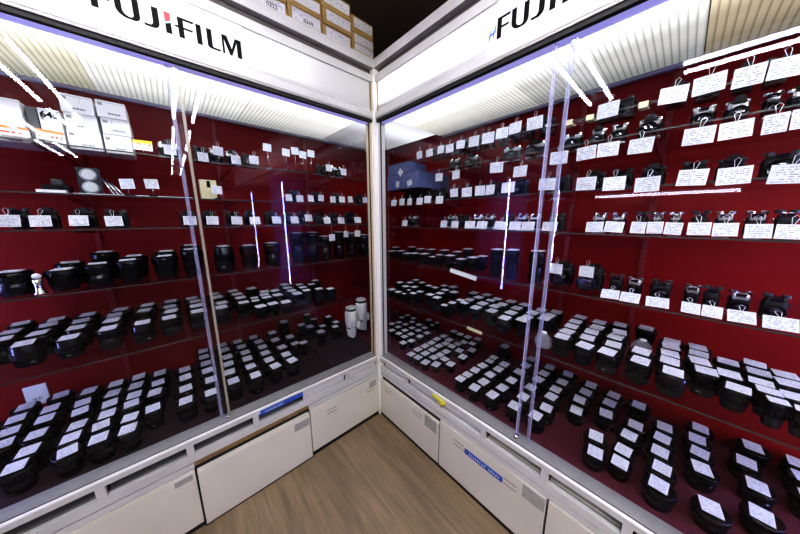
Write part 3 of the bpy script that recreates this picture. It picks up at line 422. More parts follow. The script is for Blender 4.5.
LET['U'] = [(0, 1), (0, .38)] + arc(.43, .38, .43, .38, 180, 270) + arc(.62, .26, .26, .26, 270, 360) + [(.88, 1), (.64, 1), (.64, .22)] + arc(.50, .22, .14, .13, 360, 270) + arc(.50, .35, .26, .26, 270, 180) + [(.24, 1)]
LET['J'] = [(.38, 1), (.64, 1), (.64, .30)] + arc(.34, .30, .30, .30, 360, 270) + [(.06, .0), (0, .10), (.22, .10)] + arc(.24, .30, .14, .20, 270, 360) + []
LET['Itop'] = [(0, .52), (.25, .66), (.25, 1), (0, 1)]
LET['Ilow'] = [(0, 0), (.25, 0), (.25, .54), (0, .42)]

def lettering(side, parent, a0, z0, cap, sgn, mats):
    """the maker's name across the sign; sgn +1 reads toward +a, -1 toward -a"""
    T = TS[side]
    fn = lambda u, v, d: T(a0+sgn*u*cap, d, z0+v*cap)
    m = MB(); mi = 0
    for ch, u0 in (('F', 0), ('U', .81), ('J', 1.80), ('Ilow', 2.68), ('Ftick', 3.09), ('I', 4.04), ('L', 4.54), ('M', 5.29)):
        m.prism([(u+u0, v) for u, v in LET[ch]], -.0122, -.0105, fn)
    build(m, 'black_lettering', M['ink'], parent)
    m = MB(); m.prism([(u+2.68, v) for u, v in LET['Itop']], -.0122, -.0105, fn)
    build(m, 'red_accent', M['red_ink'], parent)

def showcase(side):
    T = TS[side]; D = DEPTH[side]
    root = empty('display_showcase', T(-1.2, .35, 0))
    root['category'] = 'showcase'
    off = Vector(root.location)
    def P(name, mat, mb=None, boxes=None, bevel=0., mats=None):
        m = mb or MB()
        for b in (boxes or []): m.box(T(*b[0]), T(*b[1]), bevel=bevel)
        bmesh.ops.translate(m.bm, verts=m.bm.verts[:], vec=-off)
        return build(m, name, mats or mat, root)
    S = lambda o, name, mat, boxes, bevel=0.: build(_shift(MB(), boxes, T, off, bevel), name, mat, o)
    far = .69 if side == 'L' else .77       # how far the inside runs past the corner post
    # back, deck, ends
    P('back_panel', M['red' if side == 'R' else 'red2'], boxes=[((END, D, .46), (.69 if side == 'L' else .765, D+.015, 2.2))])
    if side == 'L':
        P('floor_deck', M['deckshade'], boxes=[((END, .04, .45), (.04, D, .495))])
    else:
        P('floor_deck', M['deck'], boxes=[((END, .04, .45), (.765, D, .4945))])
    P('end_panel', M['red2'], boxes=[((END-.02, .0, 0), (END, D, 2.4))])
    P('top_deck', M['dark'], boxes=[((END, .002, 2.395), (.0 if side == 'R' else .69, D, 2.428))])
    P('base_box', M['dark'], boxes=[((END, .17, .06), (0.0, D, .45))])
    # lamp covers in the case ceiling
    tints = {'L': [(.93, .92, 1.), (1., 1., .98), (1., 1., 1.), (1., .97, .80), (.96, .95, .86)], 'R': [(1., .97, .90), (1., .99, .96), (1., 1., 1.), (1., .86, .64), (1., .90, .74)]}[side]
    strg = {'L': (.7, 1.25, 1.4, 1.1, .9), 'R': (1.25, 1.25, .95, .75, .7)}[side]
    w = .62
    for i in range(8):
        a1 = .69 - .62*i if side == 'L' else .51 - .62*i
        if side == 'L': a1 = .62 - .62*i
        k_ = min(i, 4)
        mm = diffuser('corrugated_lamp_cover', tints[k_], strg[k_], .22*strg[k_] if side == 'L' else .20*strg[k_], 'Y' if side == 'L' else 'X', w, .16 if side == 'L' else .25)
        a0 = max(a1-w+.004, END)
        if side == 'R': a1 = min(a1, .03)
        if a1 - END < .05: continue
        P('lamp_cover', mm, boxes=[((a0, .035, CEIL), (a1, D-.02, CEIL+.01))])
    P('ceiling_trim', M['trim'], boxes=[((END, D-.022, CEIL-.016), (.0 if side == 'R' else .66, D-.001, CEIL+.012))])
    # header: sign box with tubes behind opal panels, white rails round it
    hb = P('sign_box', M['rail'], boxes=[((END, .10, 2.17), (-.03, .115, 2.34)), ((END, .0, 2.165), (-.03, .10, 2.172)), ((END, .0, 2.333), (-.03, .10, 2.34))])
    P('header_rail', M['rail'], boxes=[((END, -.014, 2.302), (-.024, .012, 2.342)), ((END, -.014, 2.108), (-.024, .012, 2.142))], bevel=.002)
    P('bottom_lip', M['lip'], boxes=[((END, -.012, 2.098), (-.024, .014, 2.108))])
    P('dark_groove', M['dark'], boxes=[((END, -.006, 2.083), (-.024, .014, 2.098))])
    P('glass_track', M['track'], boxes=[((END, .014, 2.083), (-.024, .056, 2.108))])
    P('track_back', M['dark'], boxes=[((END, .014, 2.108), (-.024, .034, 2.165))])
    sx0, sx1 = (-1.146, -.705) if side == 'L' else (-1.70, -.800)
    def opal(a0, a1, t0, t1):
        P('backlit_panel', M['opal'], boxes=[((a0, -.004, 2.142), (a1, -.001, 2.302))])
        if t1 is not None:
            m = MB(); m.tube([T(t0, .055, 2.235), T(t1, .055, 2.235)], .011, 8); P('sign_lamp', M['boxtube'], mb=m)
    opal(sx1, -.036, *((sx1-.02, -.53) if side == 'L' else (-.95, -.10)))
    opal(END, sx0, -2.5, sx0-.02)
    P('panel_edge', M['brownwood'], boxes=[((-.040, -.006, 2.142), (-.030, .0, 2.302))])
    sg = P('sign_board', M['sign'], boxes=[((sx0, -.0105, 2.142), (sx1, -.004, 2.302))])
    g = empty('x'); bpy.data.objects.remove(g)
    hold = sg
    lm = []
    if side == 'L': _letters(side, hold, off, -1.137, 2.1745, .0668, 1)
    else: _letters(side, hold, off, -.807, 2.1745, .0685, -1)
    # shelf on top
    P('top_rail', M['rail'], boxes=[((END, -.016, 2.380), (.0 if side == 'L' else -.0165, .02, 2.428))], bevel=.002)
    P('top_gap', M['gap'], boxes=[((END, .016, 2.342), (-.026, .024, 2.3795))])
    # plinth: rails, slots, doors
    P('sill_ledge', M['alu'], mb=_ledge(T))
    P('sill_groove', M['dark'], boxes=[((END, .0012, .4925), (-.026, .0042, .4938))])
    P('sill_bead', M['post'], boxes=[((END, -.012, .486), (-.024, .001, .4925))], bevel=.001)
    ups = (-.295, -.580, -.865, -1.150, -1.41, -1.70, -2.0) if side == 'R' else (-.275, -.567, -.835, -1.107, -1.380, -1.66, -1.95)
    P('slotted_rail', M['rail'], boxes=[((END, -.010, .461), (-.024, .012, .486)), ((END, -.010, .372), (-.024, .012, .411))] + [((u-.014, -.0095, .405), (u+.014, .0115, .465)) for u in ups], bevel=.0012)
    P('slot_lining', M['dark'], boxes=[((END, .14, .40), (-.03, .15, .48)), ((END, .0, .395), (-.03, .15, .400))])
    trays = {'L': [(-.26, -.03), (-.553, -.29)], 'R': [(-.28, -.04), (-.566, -.31), (-.85, -.595)]}[side]
    for a0, a1 in trays:
        P('slot_tray', M['white'], boxes=[((a0, .020, .401), (a1, .10, .447))], bevel=.003)
    greys = {'L': [(-.82, -.582), (-1.093, -.85), (-1.366, -1.121), (-1.65, -1.40)], 'R': [(-1.136, -.88), (-1.395, -1.165)]}[side]
    for a0, a1 in greys:
        P('slot_tray', M['alu' if side == 'L' else 'door'], boxes=[((a0, .022, .400), (a1, .12, .410))], bevel=.002)
    P('lower_rail', M['rail'], boxes=([((END, -.008, .338), (-.024, .012, .3655))] if side == 'R' else [((-.552, -.008, .338), (-.024, .012, .3655)), ((END, -.008, .338), (-1.104, .012, .3655))]), bevel=.0012)
    if side == 'L':
        P('bare_wood_strip', M['brownwood'], boxes=[((-1.104, .004, .338), (-.556, .02, .371))])
    P('kick_strip', M['kick'], boxes=[((END, .012, .0), (-.025, .03, .40))])
    P('toe_strip', M['kick'], boxes=([((END, -.0105, 0), (-.026, .0115, .0205))] if side == 'R' else [((-.552, -.0105, 0), (-.026, .0115, .0245)), ((-1.104, -.0205, 0), (-.552, .0115, .0065)), ((END, -.0105, 0), (-1.104, .0115, .0225))]))
    seams = [(-.024, -.590, .300), (-.598, -1.170, .3345), (-1.178, -1.76, .3345), (-1.768, -2.35, .3345)] if side == 'R' else [(-.024, -.548, .3345), (-.556, -1.098, .316), (-1.106, -1.69, .3345), (-1.698, -2.29, .3345)]
    for i, (a1, a0, top) in enumerate(seams):
        bot = .022 if side == 'R' else (.026, .008, .024, .024)[i]
        y0 = -.012 if not (side == 'L' and i == 1) else -.022
        d = P('cabinet_door', M['door'], boxes=[((a0, y0, bot), (a1, .010, top))], bevel=.002)
        def sub(name, mat, boxes, bevel=0.): 
            m = MB()
            for b in boxes: m.box(T(*b[0]), T(*b[1]), bevel=bevel)
            bmesh.ops.translate(m.bm, verts=m.bm.verts[:], vec=-off); return build(m, name, mat, d)
        hold_at = {('R', 0): (-.574, -.480, .220, .298), ('R', 1): (-1.166, -1.075, .262, .328), ('L', 0): (-.105, -.045, .265, .31), ('L', 1): (-.650, -.563, .250, .297), ('L', 2): (-1.180, -1.116, .288, .316)}.get((side, i))
        if hold_at:
            h = sub('label_holder', M['holder'], [((hold_at[0], y0-.003, hold_at[2]), (hold_at[1], y0+.001, hold_at[3]))], .001)
        slits = {('R', 0): [(-.075, -.155), (-.37, -.45)], ('R', 1): [(-.70, -.765), (-.99, -1.05)], ('L', 0): [(-.06, -.13), (-.37, -.44)]}.get((side, i), [])
        if slits:
            zz = (.262, .238) if (side, i) != ('R', 1) else (.278, .252)
            for sa, sb in slits:
                for z in zz: sub('vent_slit', M['slit'], [((sb, y0-.0008, z), (sa, y0+.001, z+.0035))])
        if (side, i) == ('R', 1):
            s = sub('blue_sticker', M['blue'], [((-.984, y0-.002, .246), (-.772, y0+.001, .277))])
            random.seed(5); m = MB(); a = -.786
            for q in range(14):
                a -= .0125
                if q == 8: continue
                for r_ in range(3):
                    zz0 = .255+.0045*r_; w_ = random.uniform(.004, .009)
                    m.box(T(a, y0-.0026, zz0), T(a-w_, y0-.0018, zz0+.0022))
                m.box(T(a-.002-random.uniform(0, .004), y0-.0026, .254), T(a-.0035-random.uniform(0, .004), y0-.0018, .268))
            bmesh.ops.translate(m.bm, verts=m.bm.verts[:], vec=-off); build(m, 'sticker_lettering', M['bluewrite'], s)
    if side == 'L':
        s = P('blue_strip', M['blue'], boxes=[((-.812, -.0085, .4535), (-.582, -.0065, .4800))])
        s.location.y -= .004
        random.seed(9); m = MB(); a = -.80
        for q in range(9):
            a += .011
            for r_ in range(3): m.box(T(a, -.0135, .460+.004*r_), T(a+random.uniform(.003, .008), -.0124, .462+.004*r_))
        bmesh.ops.translate(m.bm, verts=m.bm.verts[:], vec=-off-Vector(s.location)); build(m, 'strip_lettering', M['bluewrite'], s)
    # sliding glass doors
    e = (-.978, -.9386) if side == 'L' else (-1.064, -1.010)
    def pane(a0, a1, d0, d1, edge):
        m = MB(); b = (T(a0, d0, .508), T(a1, d1, 2.090))
        if side == 'L': mis = (0, 0, 0, 1, 0, 1)
        else: mis = (0, 0, 1, 0, 1, 0)
        m.box(*b, mis=mis); bmesh.ops.translate(m.bm, verts=m.bm.verts[:], vec=-off)
        return build(m, 'glass_door', [M['glass'], edge], root)
    pa = pane(e[0], -.030, .036, .042, M['glassedge'])
    def edge(name, a0, a1, d0, d1, mat, par):
        m = MB(); m.box(T(a0, d0, .508), T(a1, d1, 2.089)); bmesh.ops.translate(m.bm, verts=m.bm.verts[:], vec=-off); build(m, name, mat, par)
    edge('edge_strip', e[0]-.001, e[0]+.012, .0345, .0435, M['lilacstrip'], pa)
    pb = pane(END+.01, e[1], .018, .024, M['greyedge'] if side == 'L' else M['glassedge'])
    edge('edge_strip', e[1]-(.009 if side == 'L' else .011), e[1]+.001, .0165, .0255, M['tanstrip'] if side == 'L' else M['lilacstrip'], pb)
    la = -.951 if side == 'L' else -1.016
    m = MB(); m.lathe([(.0095, 0), (.0095, .012), (.007, .015), (.007, .019)], 16, c=(0, 0, 0), axis='-Y')
    lk = build(m, 'door_lock', M['chrome'], root, Vector(T(la, .018, .520))-off, (0, 0, 0 if side == 'L' else R(-90)))
    # side frame next to the post
    P('side_frame', M['tan' if side == 'L' else 'rail'], boxes=[((-.036, .004, .495), (-.0245, .05, 2.085))])
    P('side_gasket', M['dark'], boxes=[((-.0395, .012, .495), (-.0362, .020, 2.085))])
    # slotted uprights and shelf brackets on the back panel
    shelves = {'L': [(.25, 1.782), (.25, 1.598), (.20, 1.458), (.20, 1.210), (.15, .920)], 'R': [(.22, 1.886), (.20, 1.787), (.19, 1.609), (.18, 1.440), (.18, 1.188), (.10, .912)]}[side]
    posts = (-.15, -.75, -1.35, -1.95) if side == 'L' else (.25, -.35, -.95, -1.28, -1.88)
    for a in posts:
        m = MB(); m.box(T(a-.011, D-.012, .50), T(a+.011, D-.0005, 2.12))
        up = P('slotted_upright', M['redsteel'], mb=m)
        m = MB(); z = .52
        while z < 2.10: m.box(T(a-.003, D-.0126, z), T(a+.003, D-.0115, z+.012)); z += .025
        bmesh.ops.translate(m.bm, verts=m.bm.verts[:], vec=-off); build(m, 'upright_slots', M['slotdark'], up)
    for i, (s0, z) in enumerate(shelves):
        z1 = z-.0008
        m = MB(); hi = {'L': .08, 'R': .66}[side]
        if side == 'L' and z < 1.0: hi = -.08
        if side == 'R' and i < 2: hi = (.30, -.205)[i]
        mis = (0, 0, 1, 0, 0, 0) if side == 'L' else (0, 0, 0, 0, 0, 1)
        m.box(T(-2.5, s0, z1-.0055), T(hi, D-.014, z1), mis=mis); bmesh.ops.translate(m.bm, verts=m.bm.verts[:], vec=-off)
        sh = build(m, 'glass_shelf', [M['shelfglass'], M['shelfedge']], root)
        if side == 'R' and i == 0:
            for a in (-1.02, -1.09, -1.24):
                m = MB(); m.prism([(s0-.006, z1+.003), (s0-.006, z1-.016), (s0+.004, z1-.020), (s0+.055, z1-.009), (s0+.055, z1-.0062), (s0+.004, z1-.0062), (s0+.002, z1+.003)], a-.012, a+.012, lambda u, v, d: T(d, u, v))
                bmesh.ops.translate(m.bm, verts=m.bm.verts[:], vec=-off); build(m, 'shelf_clip', M['cream'], sh)
        for a in posts:
            if a > hi: continue
            bo = .14 if (side == 'R' and i == 0) else 0.
            m = MB(); pr = [(D-.013, z1-.008), (D-.013, z1-.040), (s0+.12+bo, z1-.020), (s0+.10+bo, z1-.008)]
            m.prism(pr, a-.002, a+.002, lambda u, v, d: T(d, u, v)); bmesh.ops.translate(m.bm, verts=m.bm.verts[:], vec=-off)
            build(m, 'shelf_bracket', M['redsteel'], sh)
    P('added_glint_panel', M['glintpanel'], boxes=[((-2.52, .06, .50), (-2.505, D-.02, 2.10))])  # added out of view so lens barrels catch a broad bluish glint
    for a in ((-2.25, -4.26) if side == 'L' else (-2.42, -4.25)):
        m = MB(); m.tube([T(a, .20, .52), T(a, .20, 1.99)], .009, 8); st = P('upright_light_strip', M['bluestrip'], mb=m)
    return root, off

def _shift(m, boxes, T, off, bevel):
    for b in boxes: m.box(T(*b[0]), T(*b[1]), bevel=bevel)
    bmesh.ops.translate(m.bm, verts=m.bm.verts[:], vec=-off); return m
def _ledge(T):
    m = MB(); pr = [(.001, .470), (.001, .492), (.010, .4945), (.052, .506), (.056, .506), (.056, .470)]
    m.prism(pr, END, -.024, lambda u, v, d: T(d, u, v)); return m
def _letters(side, parent, off, a0, z0, cap, sgn):
    n0 = set(bpy.data.objects)
    lettering(side, parent, a0, z0, cap, sgn, None)
    if side == 'R':
        m = MB(); T = TS['R']
        fn = lambda u, v, d: T(-.767-u*.030, d, 2.184+v*.042)
        for poly in ([(0, .0), (.17, .0), (.47, .85), (.30, .85)], [(.58, .12), (.75, .12), (1.05, 1.), (.88, 1.)], [(.02, .30), (.98, .52), (.98, .68), (.02, .46)]):
            m.prism(poly, -.0062, -.004, fn)
        build(m, 'blue_mark', M['blue_ink'], parent)
    m = MB(); T = TS[side]; b = (-.975, -.925) if side == 'L' else (-1.00, -.955)
    for i in range(9): m.box(T(b[0]+i*.0056, -.0112, 2.1545), T(b[0]+i*.0056+.004, -.0104, 2.1565))
    build(m, 'small_print', M['holder'], parent)
    for o in set(bpy.data.objects)-n0: o.location = -off

caseL, _ = showcase('L')
caseL['label'] = 'white framed lit showcase on the left under the cardboard boxes, red inside'
caseR, _ = showcase('R')
caseR['label'] = 'white framed lit showcase on the right with yellow clip on its slotted rail, red inside'
# the post that joins them
o = MB(); o.box((-.0235, -.0235, 0), (.030, .030, 2.345), bevel=.003); o.box((-.016, -.016, 2.345), (.02, .02, 2.379))
p = build(o, 'corner_post', M['post']); tag(p, 'white upright post joining both showcases in the inner corner', 'post')
# yellow clip on the right slotted rail
o = empty('yellow_clip', (-.014, -.583, .455)); tag(o, 'yellow plastic clip stuck on the slotted rail of the right showcase', 'clip')
build(MB().box((-.006, -.048, .004), (.003, .045, .020), bevel=.002), 'clip_bar', M['yellowclip'], o, rot=(R(6), 0, 0))
build(MB().box((-.007, -.036, -.014), (.002, -.012, .006), bevel=.002), 'clip_tongue', M['yellowclip'], o)

# ------------------------------------------------------------------ cardboard boxes on top of the left case
def carton(x0, x1, z0, z1, y0, label, num=None, flap=True, labels=1):
    d = .30
    o = empty('cardboard_box', ((x0+x1)/2, y0+d/2, z0)); w = (x1-x0)/2; h = z1-z0
    tag(o, label, 'box', 'brown cardboard boxes stacked on the left showcase')
    build(MB().box((-w, -d/2, 0), (w, d/2, h-.002), bevel=.002), 'carton', M['cardboard'], o)
    build(MB().box((-w+.002, -d/2-.0008, h*.90), (w-.002, -d/2+.0005, h*.915)), 'lid_seam', M['cardboard_dark'], o)
    for q in range(labels):
        zz0, zz1 = (h*.26, h*.86) if labels == 1 else ((h*.22, h*.50) if q == 0 else (h*.54, h*.88))
        lb = build(MB().box((-w*.78, -d/2-.0012, zz0), (w*.90, -d/2-.0002, zz1)), 'paper_label', M['label'], o)
    if num:
        t = link('printed_number', text_mesh('number', num, .024, M['ink']), lb, (w*.15, -d/2-.0018, h*.42), (R(90), 0, 0))
    return o
FB = ['in the bottom row', 'in the second row', 'in the third row']
Z0 = 2.4285
carton(-.990, -.829, Z0, Z0+.076, .02, 'cardboard box on the showcase top, sixth from the corner, bottom row')
carton(-.823, -.658, Z0, Z0+.076, .022, 'cardboard box on the showcase top, fifth from the corner, bottom row')
carton(-.652, -.496, Z0, Z0+.072, .02, 'cardboard box numbered 0223 on the showcase top, bottom row, fourth from the corner', '0223')
carton(-.648, -.494, Z0+.0725, Z0+.147, .022, 'cardboard box on the showcase top, second row, fourth from the corner')
carton(-.490, -.319, Z0, Z0+.086, .018, 'cardboard box numbered 0369 on the showcase top, bottom row, third from the corner', '0369')
carton(-.490, -.315, Z0+.0865, Z0+.160, .024, 'cardboard box on the showcase top, second row, third from the corner')
carton(-.313, -.142, Z0, Z0+.076, .02, 'cardboard box on the showcase top, bottom row, second from the corner')
carton(-.308, -.138, Z0+.0765, Z0+.155, .018, 'cardboard box on the showcase top, second row, second from the corner')
carton(-.316, -.140, Z0+.1555, Z0+.235, .022, 'cardboard box on the showcase top, third row, second from the corner')
carton(-.136, .016, Z0, Z0+.122, .02, 'tall cardboard box with two paper labels at the corner end of the stack', labels=2)
carton(-.133, .015, Z0+.1225, Z0+.200, .024, 'cardboard box on top of the tall box at the corner end')

# ------------------------------------------------------------------ lenses
CASE = {'L': 'left case', 'R': 'right case'}
_lens_cache = {}
def lens_meshes(r, h, kind):
    r = round(r/.002)*.002; h = round(h/.006)*.006
    key = (round(r, 4), round(h, 4), kind)
    if key in _lens_cache: return _lens_cache[key]
    if kind == 0:     # flared hood end uppermost, narrow mount
        prof = [(.70*r, 0), (.74*r, .003), (.74*r, .14*h), (.82*r, .16*h), (.82*r, .30*h), (.86*r, .32*h), (.86*r, .60*h), (.97*r, .68*h), (1.*r, .72*h), (1.*r, .93*h), (.97*r, .955*h)]
        ring = (.33*h, .58*h, .885*r)
    elif kind == 1:   # straight barrel
        prof = [(.80*r, 0), (.84*r, .003), (.84*r, .12*h), (.93*r, .15*h), (.93*r, .34*h), (.96*r, .36*h), (.96*r, .70*h), (.93*r, .73*h), (.93*r, .93*h), (.90*r, .955*h)]
        ring = (.39*h, .67*h, .99*r)
    else:             # stepped zoom
        prof = [(.78*r, 0), (.80*r, .003), (.80*r, .10*h), (.90*r, .13*h), (.90*r, .46*h), (.84*r, .49*h), (.84*r, .56*h), (.98*r, .60*h), (.98*r, .93*h), (.95*r, .955*h)]
        ring = (.62*h, .86*h, 1.*r)
    b = MB(); b.lathe(prof, 28)
    body = b.mesh('barrel', M['black'])
    b = MB(); z0, z1, rr = ring
    b.lathe([(rr-.0015, z0), (rr, z0+.001), (rr, z1-.001), (rr-.0015, z1)], 56, knurl=.972, smooth=False, cap0=False, cap1=False)
    rub = b.mesh('grip_ring', M['rubber'])
    rt = prof[-1][0]
    b = MB(); b.lathe([(rt*.99, .955*h), (rt*1.01, .962*h), (rt*1.01, h-.0016), (rt*.97, h-.0006), (rt*.60, h-.0006), (rt*.58, h-.002)], 28)
    cap = b.mesh('lens_cap', M['cap'])
    b = MB()
    for q in range(3): b.box((-.006+.004*q, -.93*r*(1 if kind == 1 else .84)-.0005, .20*h), (-.0045+.004*q, -.5*r, .225*h))
    dots = b.mesh('scale_marks', M['string'])
    _lens_cache[key] = (body, rub, cap, dots, h); return _lens_cache[key]
_tag_cache = {}
def tag_mesh(w, d):
    key = (round(w/.003), round(d/.003))
    if key not in _tag_cache:
        w, d = key[0]*.003, key[1]*.003
        _tag_cache[key] = MB().box((-w/2, -d/2, 0), (w/2, d/2, .0008)).mesh('price_tag', M['tag'])
    return _tag_cache[key]

def lens(x, y, z, h, r, nn, side, label, group, tilt=None):
    rz = (0 if side == 'L' else R(-90))
    kind = random.choice((0, 0, 1, 2)) if h < .14 else 2
    body, rub, cap, dots, hh = lens_meshes(r, h, kind)
    o = link('camera_lens', body, None, (x, y, z), (0, 0, rz+random.uniform(-.1, .1)))
    tag(o, label, 'lens', group)
    link('grip_ring', rub, o); link('lens_cap', cap, o)
    if r > .03: link('scale_marks', dots, o, rot=(0, 0, random.uniform(-.6, .6)))
    w = min(.052, nn*.84, 2*r*.86); d = min(.060, nn*.80, 2*r*.92)
    if side == 'R' : w = min(w, .049)
    t = link('price_tag', tag_mesh(w, d), o, (random.uniform(-.003, .003), random.uniform(-.004, .004), hh+.0016), (0, 0, random.uniform(-.10, .10)))
    t.rotation_euler = (random.uniform(.0, .04), random.uniform(-.02, .02), random.uniform(-.1, .1))
    return o
REG = {'LF': ('L', 'left case floor', 'lenses standing on the floor of the left showcase'), 'LC': ('L', 'left case lowest shelf', 'lenses on the lowest shelf of the left showcase'),
       'LB': ('L', 'left case fourth shelf', 'lenses on the fourth shelf of the left showcase'), 'RF': ('R', 'right case floor', 'lenses standing on the floor of the right showcase'),
       'D2': ('R', 'right case floor', 'small lenses packed on the right showcase floor near the corner'), 'R6': ('R', 'right case lowest shelf', 'lenses on the lowest shelf of the right showcase'),
       'R5': ('R', 'right case fifth shelf', 'lenses on the fifth shelf of the right showcase')}
for reg, rows in LENS:
    side, where, group = REG[reg]
    for (ci, di, x, y, z, h, r, nn) in rows:
        what = {'D2': 'small lens under white tag', }.get(reg, 'lens under white tag')
        if reg in ('LB', 'R5'):
            lab = 'lens under white tag on the %s, %s from corner post' % (where, ORD[ci])
        elif reg == 'D2':
            lab = 'small tagged lens packed on %s, %s file from corner post, %s from front' % (where, ORD[ci], ORD[di])
        else:
            if reg == 'LF' and ci > 19: ci = 19
            lab = '%s, %s, %s column from corner post, %s from front' % (what, where, ORD[ci], ORD[di])
        if h > .13: kindw = True
        lens(x, y, z, h, r, nn, side, lab, group)
# the small far lenses packed into the corner, past the three hundred built one by one: one object
b = MB(); bt = MB(); tmp = []
bodies = MB()
for (lf, x, y, z, h, r, nn) in SMALL:
    bodies.lathe([(.8*r, 0), (.84*r, .003), (.84*r, .2*h), (.95*r, .25*h), (.98*r, .7*h), (.94*r, h-.002), (.94*r, h)], 18, c=(x, y, z))
    w = min(.048, nn*.8, 2*r*.86); d = min(.052, nn*.74, 2*r*.9)
    if not lf: w, d = d, w
    a = random.uniform(-.12, .12); ca, sa = math.cos(a), math.sin(a)
    pts = [(x+ca*u-sa*v, y+sa*u+ca*v, z+h+.0015) for u, v in ((-w/2, -d/2), (w/2, -d/2), (w/2, d/2), (-w/2, d/2))]
    bodies.quad(pts, 1)
M['tagplain'] = principled('small_tag_paper', (.74, .75, .80), .6, noise=.12, nscale=90)
so = build(bodies, 'packed_lenses', [M['black'], M['tagplain']])
tag(so, 'mass of small far black lenses with white tags packed round the corner post', 'lenses'); so['kind'] = 'stuff'
# ------------------------------------------------------------------ cameras with their price cards
_cam_cache = {}
def cam_meshes(kind, w):
    w = round(w/.006)*.006; key = (kind, round(w, 4))
    if key in _cam_cache: return _cam_cache[key]
    hw = w/2; out = {}
    tall = {'slr': .060, 'silver_slr': .060, 'compact': .066, 'silver_compact': .064, 'dslr': .085}[kind]
    silver = kind.startswith('silver')
    dp = .020 if kind != 'dslr' else .03
    b = MB(); b.box((-hw, -dp, 0), (hw, dp, tall), bevel=.012)
    out['body'] = b.mesh('camera_body', M['leather'])
    b = MB()
    if silver: b.box((-hw+.003, -dp-.0015, tall-.016), (hw-.003, dp-.001, tall+.006), bevel=.007)
    else: b.box((-hw+.005, -dp+.001, tall-.008), (hw-.005, dp-.001, tall+.006), bevel=.006)
    b.box((-hw+.001, -dp-.0006, -.0004+.001), (hw-.001, dp+.0006, .009), bevel=.003)
    out['top_plate'] = b.mesh('top_plate', M['silver'] if silver else M['blackmat'])
    lr = min(.026 if kind != 'dslr' else .046, .40*w); ll = {'slr': .036, 'silver_slr': .036, 'compact': .016, 'silver_compact': .016, 'dslr': .070}[kind]
    cz = max(tall*.46, lr*1.02+.0015)
    b = MB(); b.lathe([(lr*1.02, dp), (lr*1.02, dp+.3*ll), (lr*.9, dp+.33*ll), (lr*.9, dp+.6*ll), (lr, dp+.66*ll), (lr, dp+.98*ll), (lr*.93, dp+ll), (lr*.80, dp+ll-.003)], 24, c=(0, 0, cz), axis='-Y')
    out['lens_barrel'] = b.mesh('lens_barrel', M['black'])
    b = MB(); b.lathe([(lr*.80, dp+ll-.003), (lr*.5, dp+ll-.0012), (lr*.1, dp+ll-.0005)], 24, c=(0, 0, cz), axis='-Y')
    out['front_glass'] = b.mesh('front_glass', M['lensglass'])
    top = tall+.006
    if kind in ('slr', 'silver_slr', 'dslr'):
        q = min(.026, hw*.6); b = MB()
        b.prism([(-q, top-.002), (q, top-.002), (q*.62, top+.016), (q*.35, top+.019), (-q*.35, top+.019), (-q*.62, top+.016)], -dp-.006, dp*.9, lambda u, v, d: (u, d, v))
        out['prism_hump'] = b.mesh('prism_hump', M['blackmat'])
        top2 = top
    else:
        b = MB(); b.box((-.012, -dp-.0015, tall-.006), (.010, -dp+.002, tall+.006), bevel=.001)
        out['viewfinder_window'] = b.mesh('viewfinder_window', M['lensglass'])
    for nm, s, rr in (('shutter_dial', 1, .009), ('rewind_knob', -1, .010)):
        b = MB(); b.lathe([(rr, top-.001), (rr, top+.007), (rr*.85, top+.009)], 20, c=(s*hw*.68, 0, 0), knurl=.94, smooth=False)
        out[nm] = b.mesh(nm, M['chrome'] if silver else M['darkgrey'])
    b = MB()
    for s in (-1, 1):
        b.tube([(s*(hw-.002), 0, tall-.012), (s*(hw+.004), -.004, tall-.010), (s*(hw+.004), -.004, tall-.018), (s*(hw-.002), 0, tall-.016)], .0010, 6)
    out['strap_lugs'] = b.mesh('strap_lugs', M['chrome'])
    _cam_cache[key] = (out, tall, top); return _cam_cache[key]
_card_cache = {}
def card_mesh(w, h, mat='card'):
    k = (round(w, 3), round(h, 3), mat)
    if k not in _card_cache: _card_cache[k] = MB().box((-w/2, -.0004, -h/2), (w/2, .0004, h/2)).mesh('price_card', M[mat])
    return _card_cache[k]
KW = {'slr': 'black film camera', 'silver_slr': 'silver topped film camera', 'compact': 'black compact camera', 'silver_compact': 'silver topped compact camera', 'dslr': 'camera with big front lens'}
def world(side, a, d, z): return Vector(TS[side](a, d, z))
def camera_item(side, shelf, kind, a, d, z, w, card, card_d, label, group, cw=.06, ch=.045, tilt=0., lean=0.):
    """a camera standing at (a, d, z) facing out of its case, with a card at card=(a,z) at depth card_d"""
    rz = (0 if side == 'L' else R(-90)) + random.uniform(-.10, .10)
    mes, tall, top = cam_meshes(kind, w)
    o = link('film_camera' if kind != 'dslr' else 'digital_camera', mes['body'], None, world(side, a, d, z+.0006), (0, 0, rz)); tag(o, label, 'camera', group)
    for nm, me in mes.items():
        if nm in ('body', 'front_glass'): continue
        p = link(nm, me, o)
        if nm == 'lens_barrel': link('front_glass', mes['front_glass'], p)
    if card:
        inv = Matrix.Translation(o.location) @ Euler((0, 0, rz)).to_matrix().to_4x4(); inv = inv.inverted()
        c = inv @ world(side, card[0], card_d, card[1])
        cr = link('price_card', card_mesh(cw, ch), o, c, (tilt+random.uniform(-.06, .06), random.uniform(-.05, .05)+lean, random.uniform(-.12, .12)))
        # the string loop it hangs by
        t = Vector((0, -.0015, ch/2-.004)); b = MB()
        e = Vector((random.uniform(-.006, .006), .004, ch/2+.020))
        b.tube([t+Vector((-.0012, 0, 0)), e+Vector((-.006, 0, 0)), e+Vector((0, 0, .006)), e+Vector((.006, 0, 0)), t+Vector((.0012, 0, 0))], .0007, 5)
        build(b, 'string', M['string'], cr)
    return o
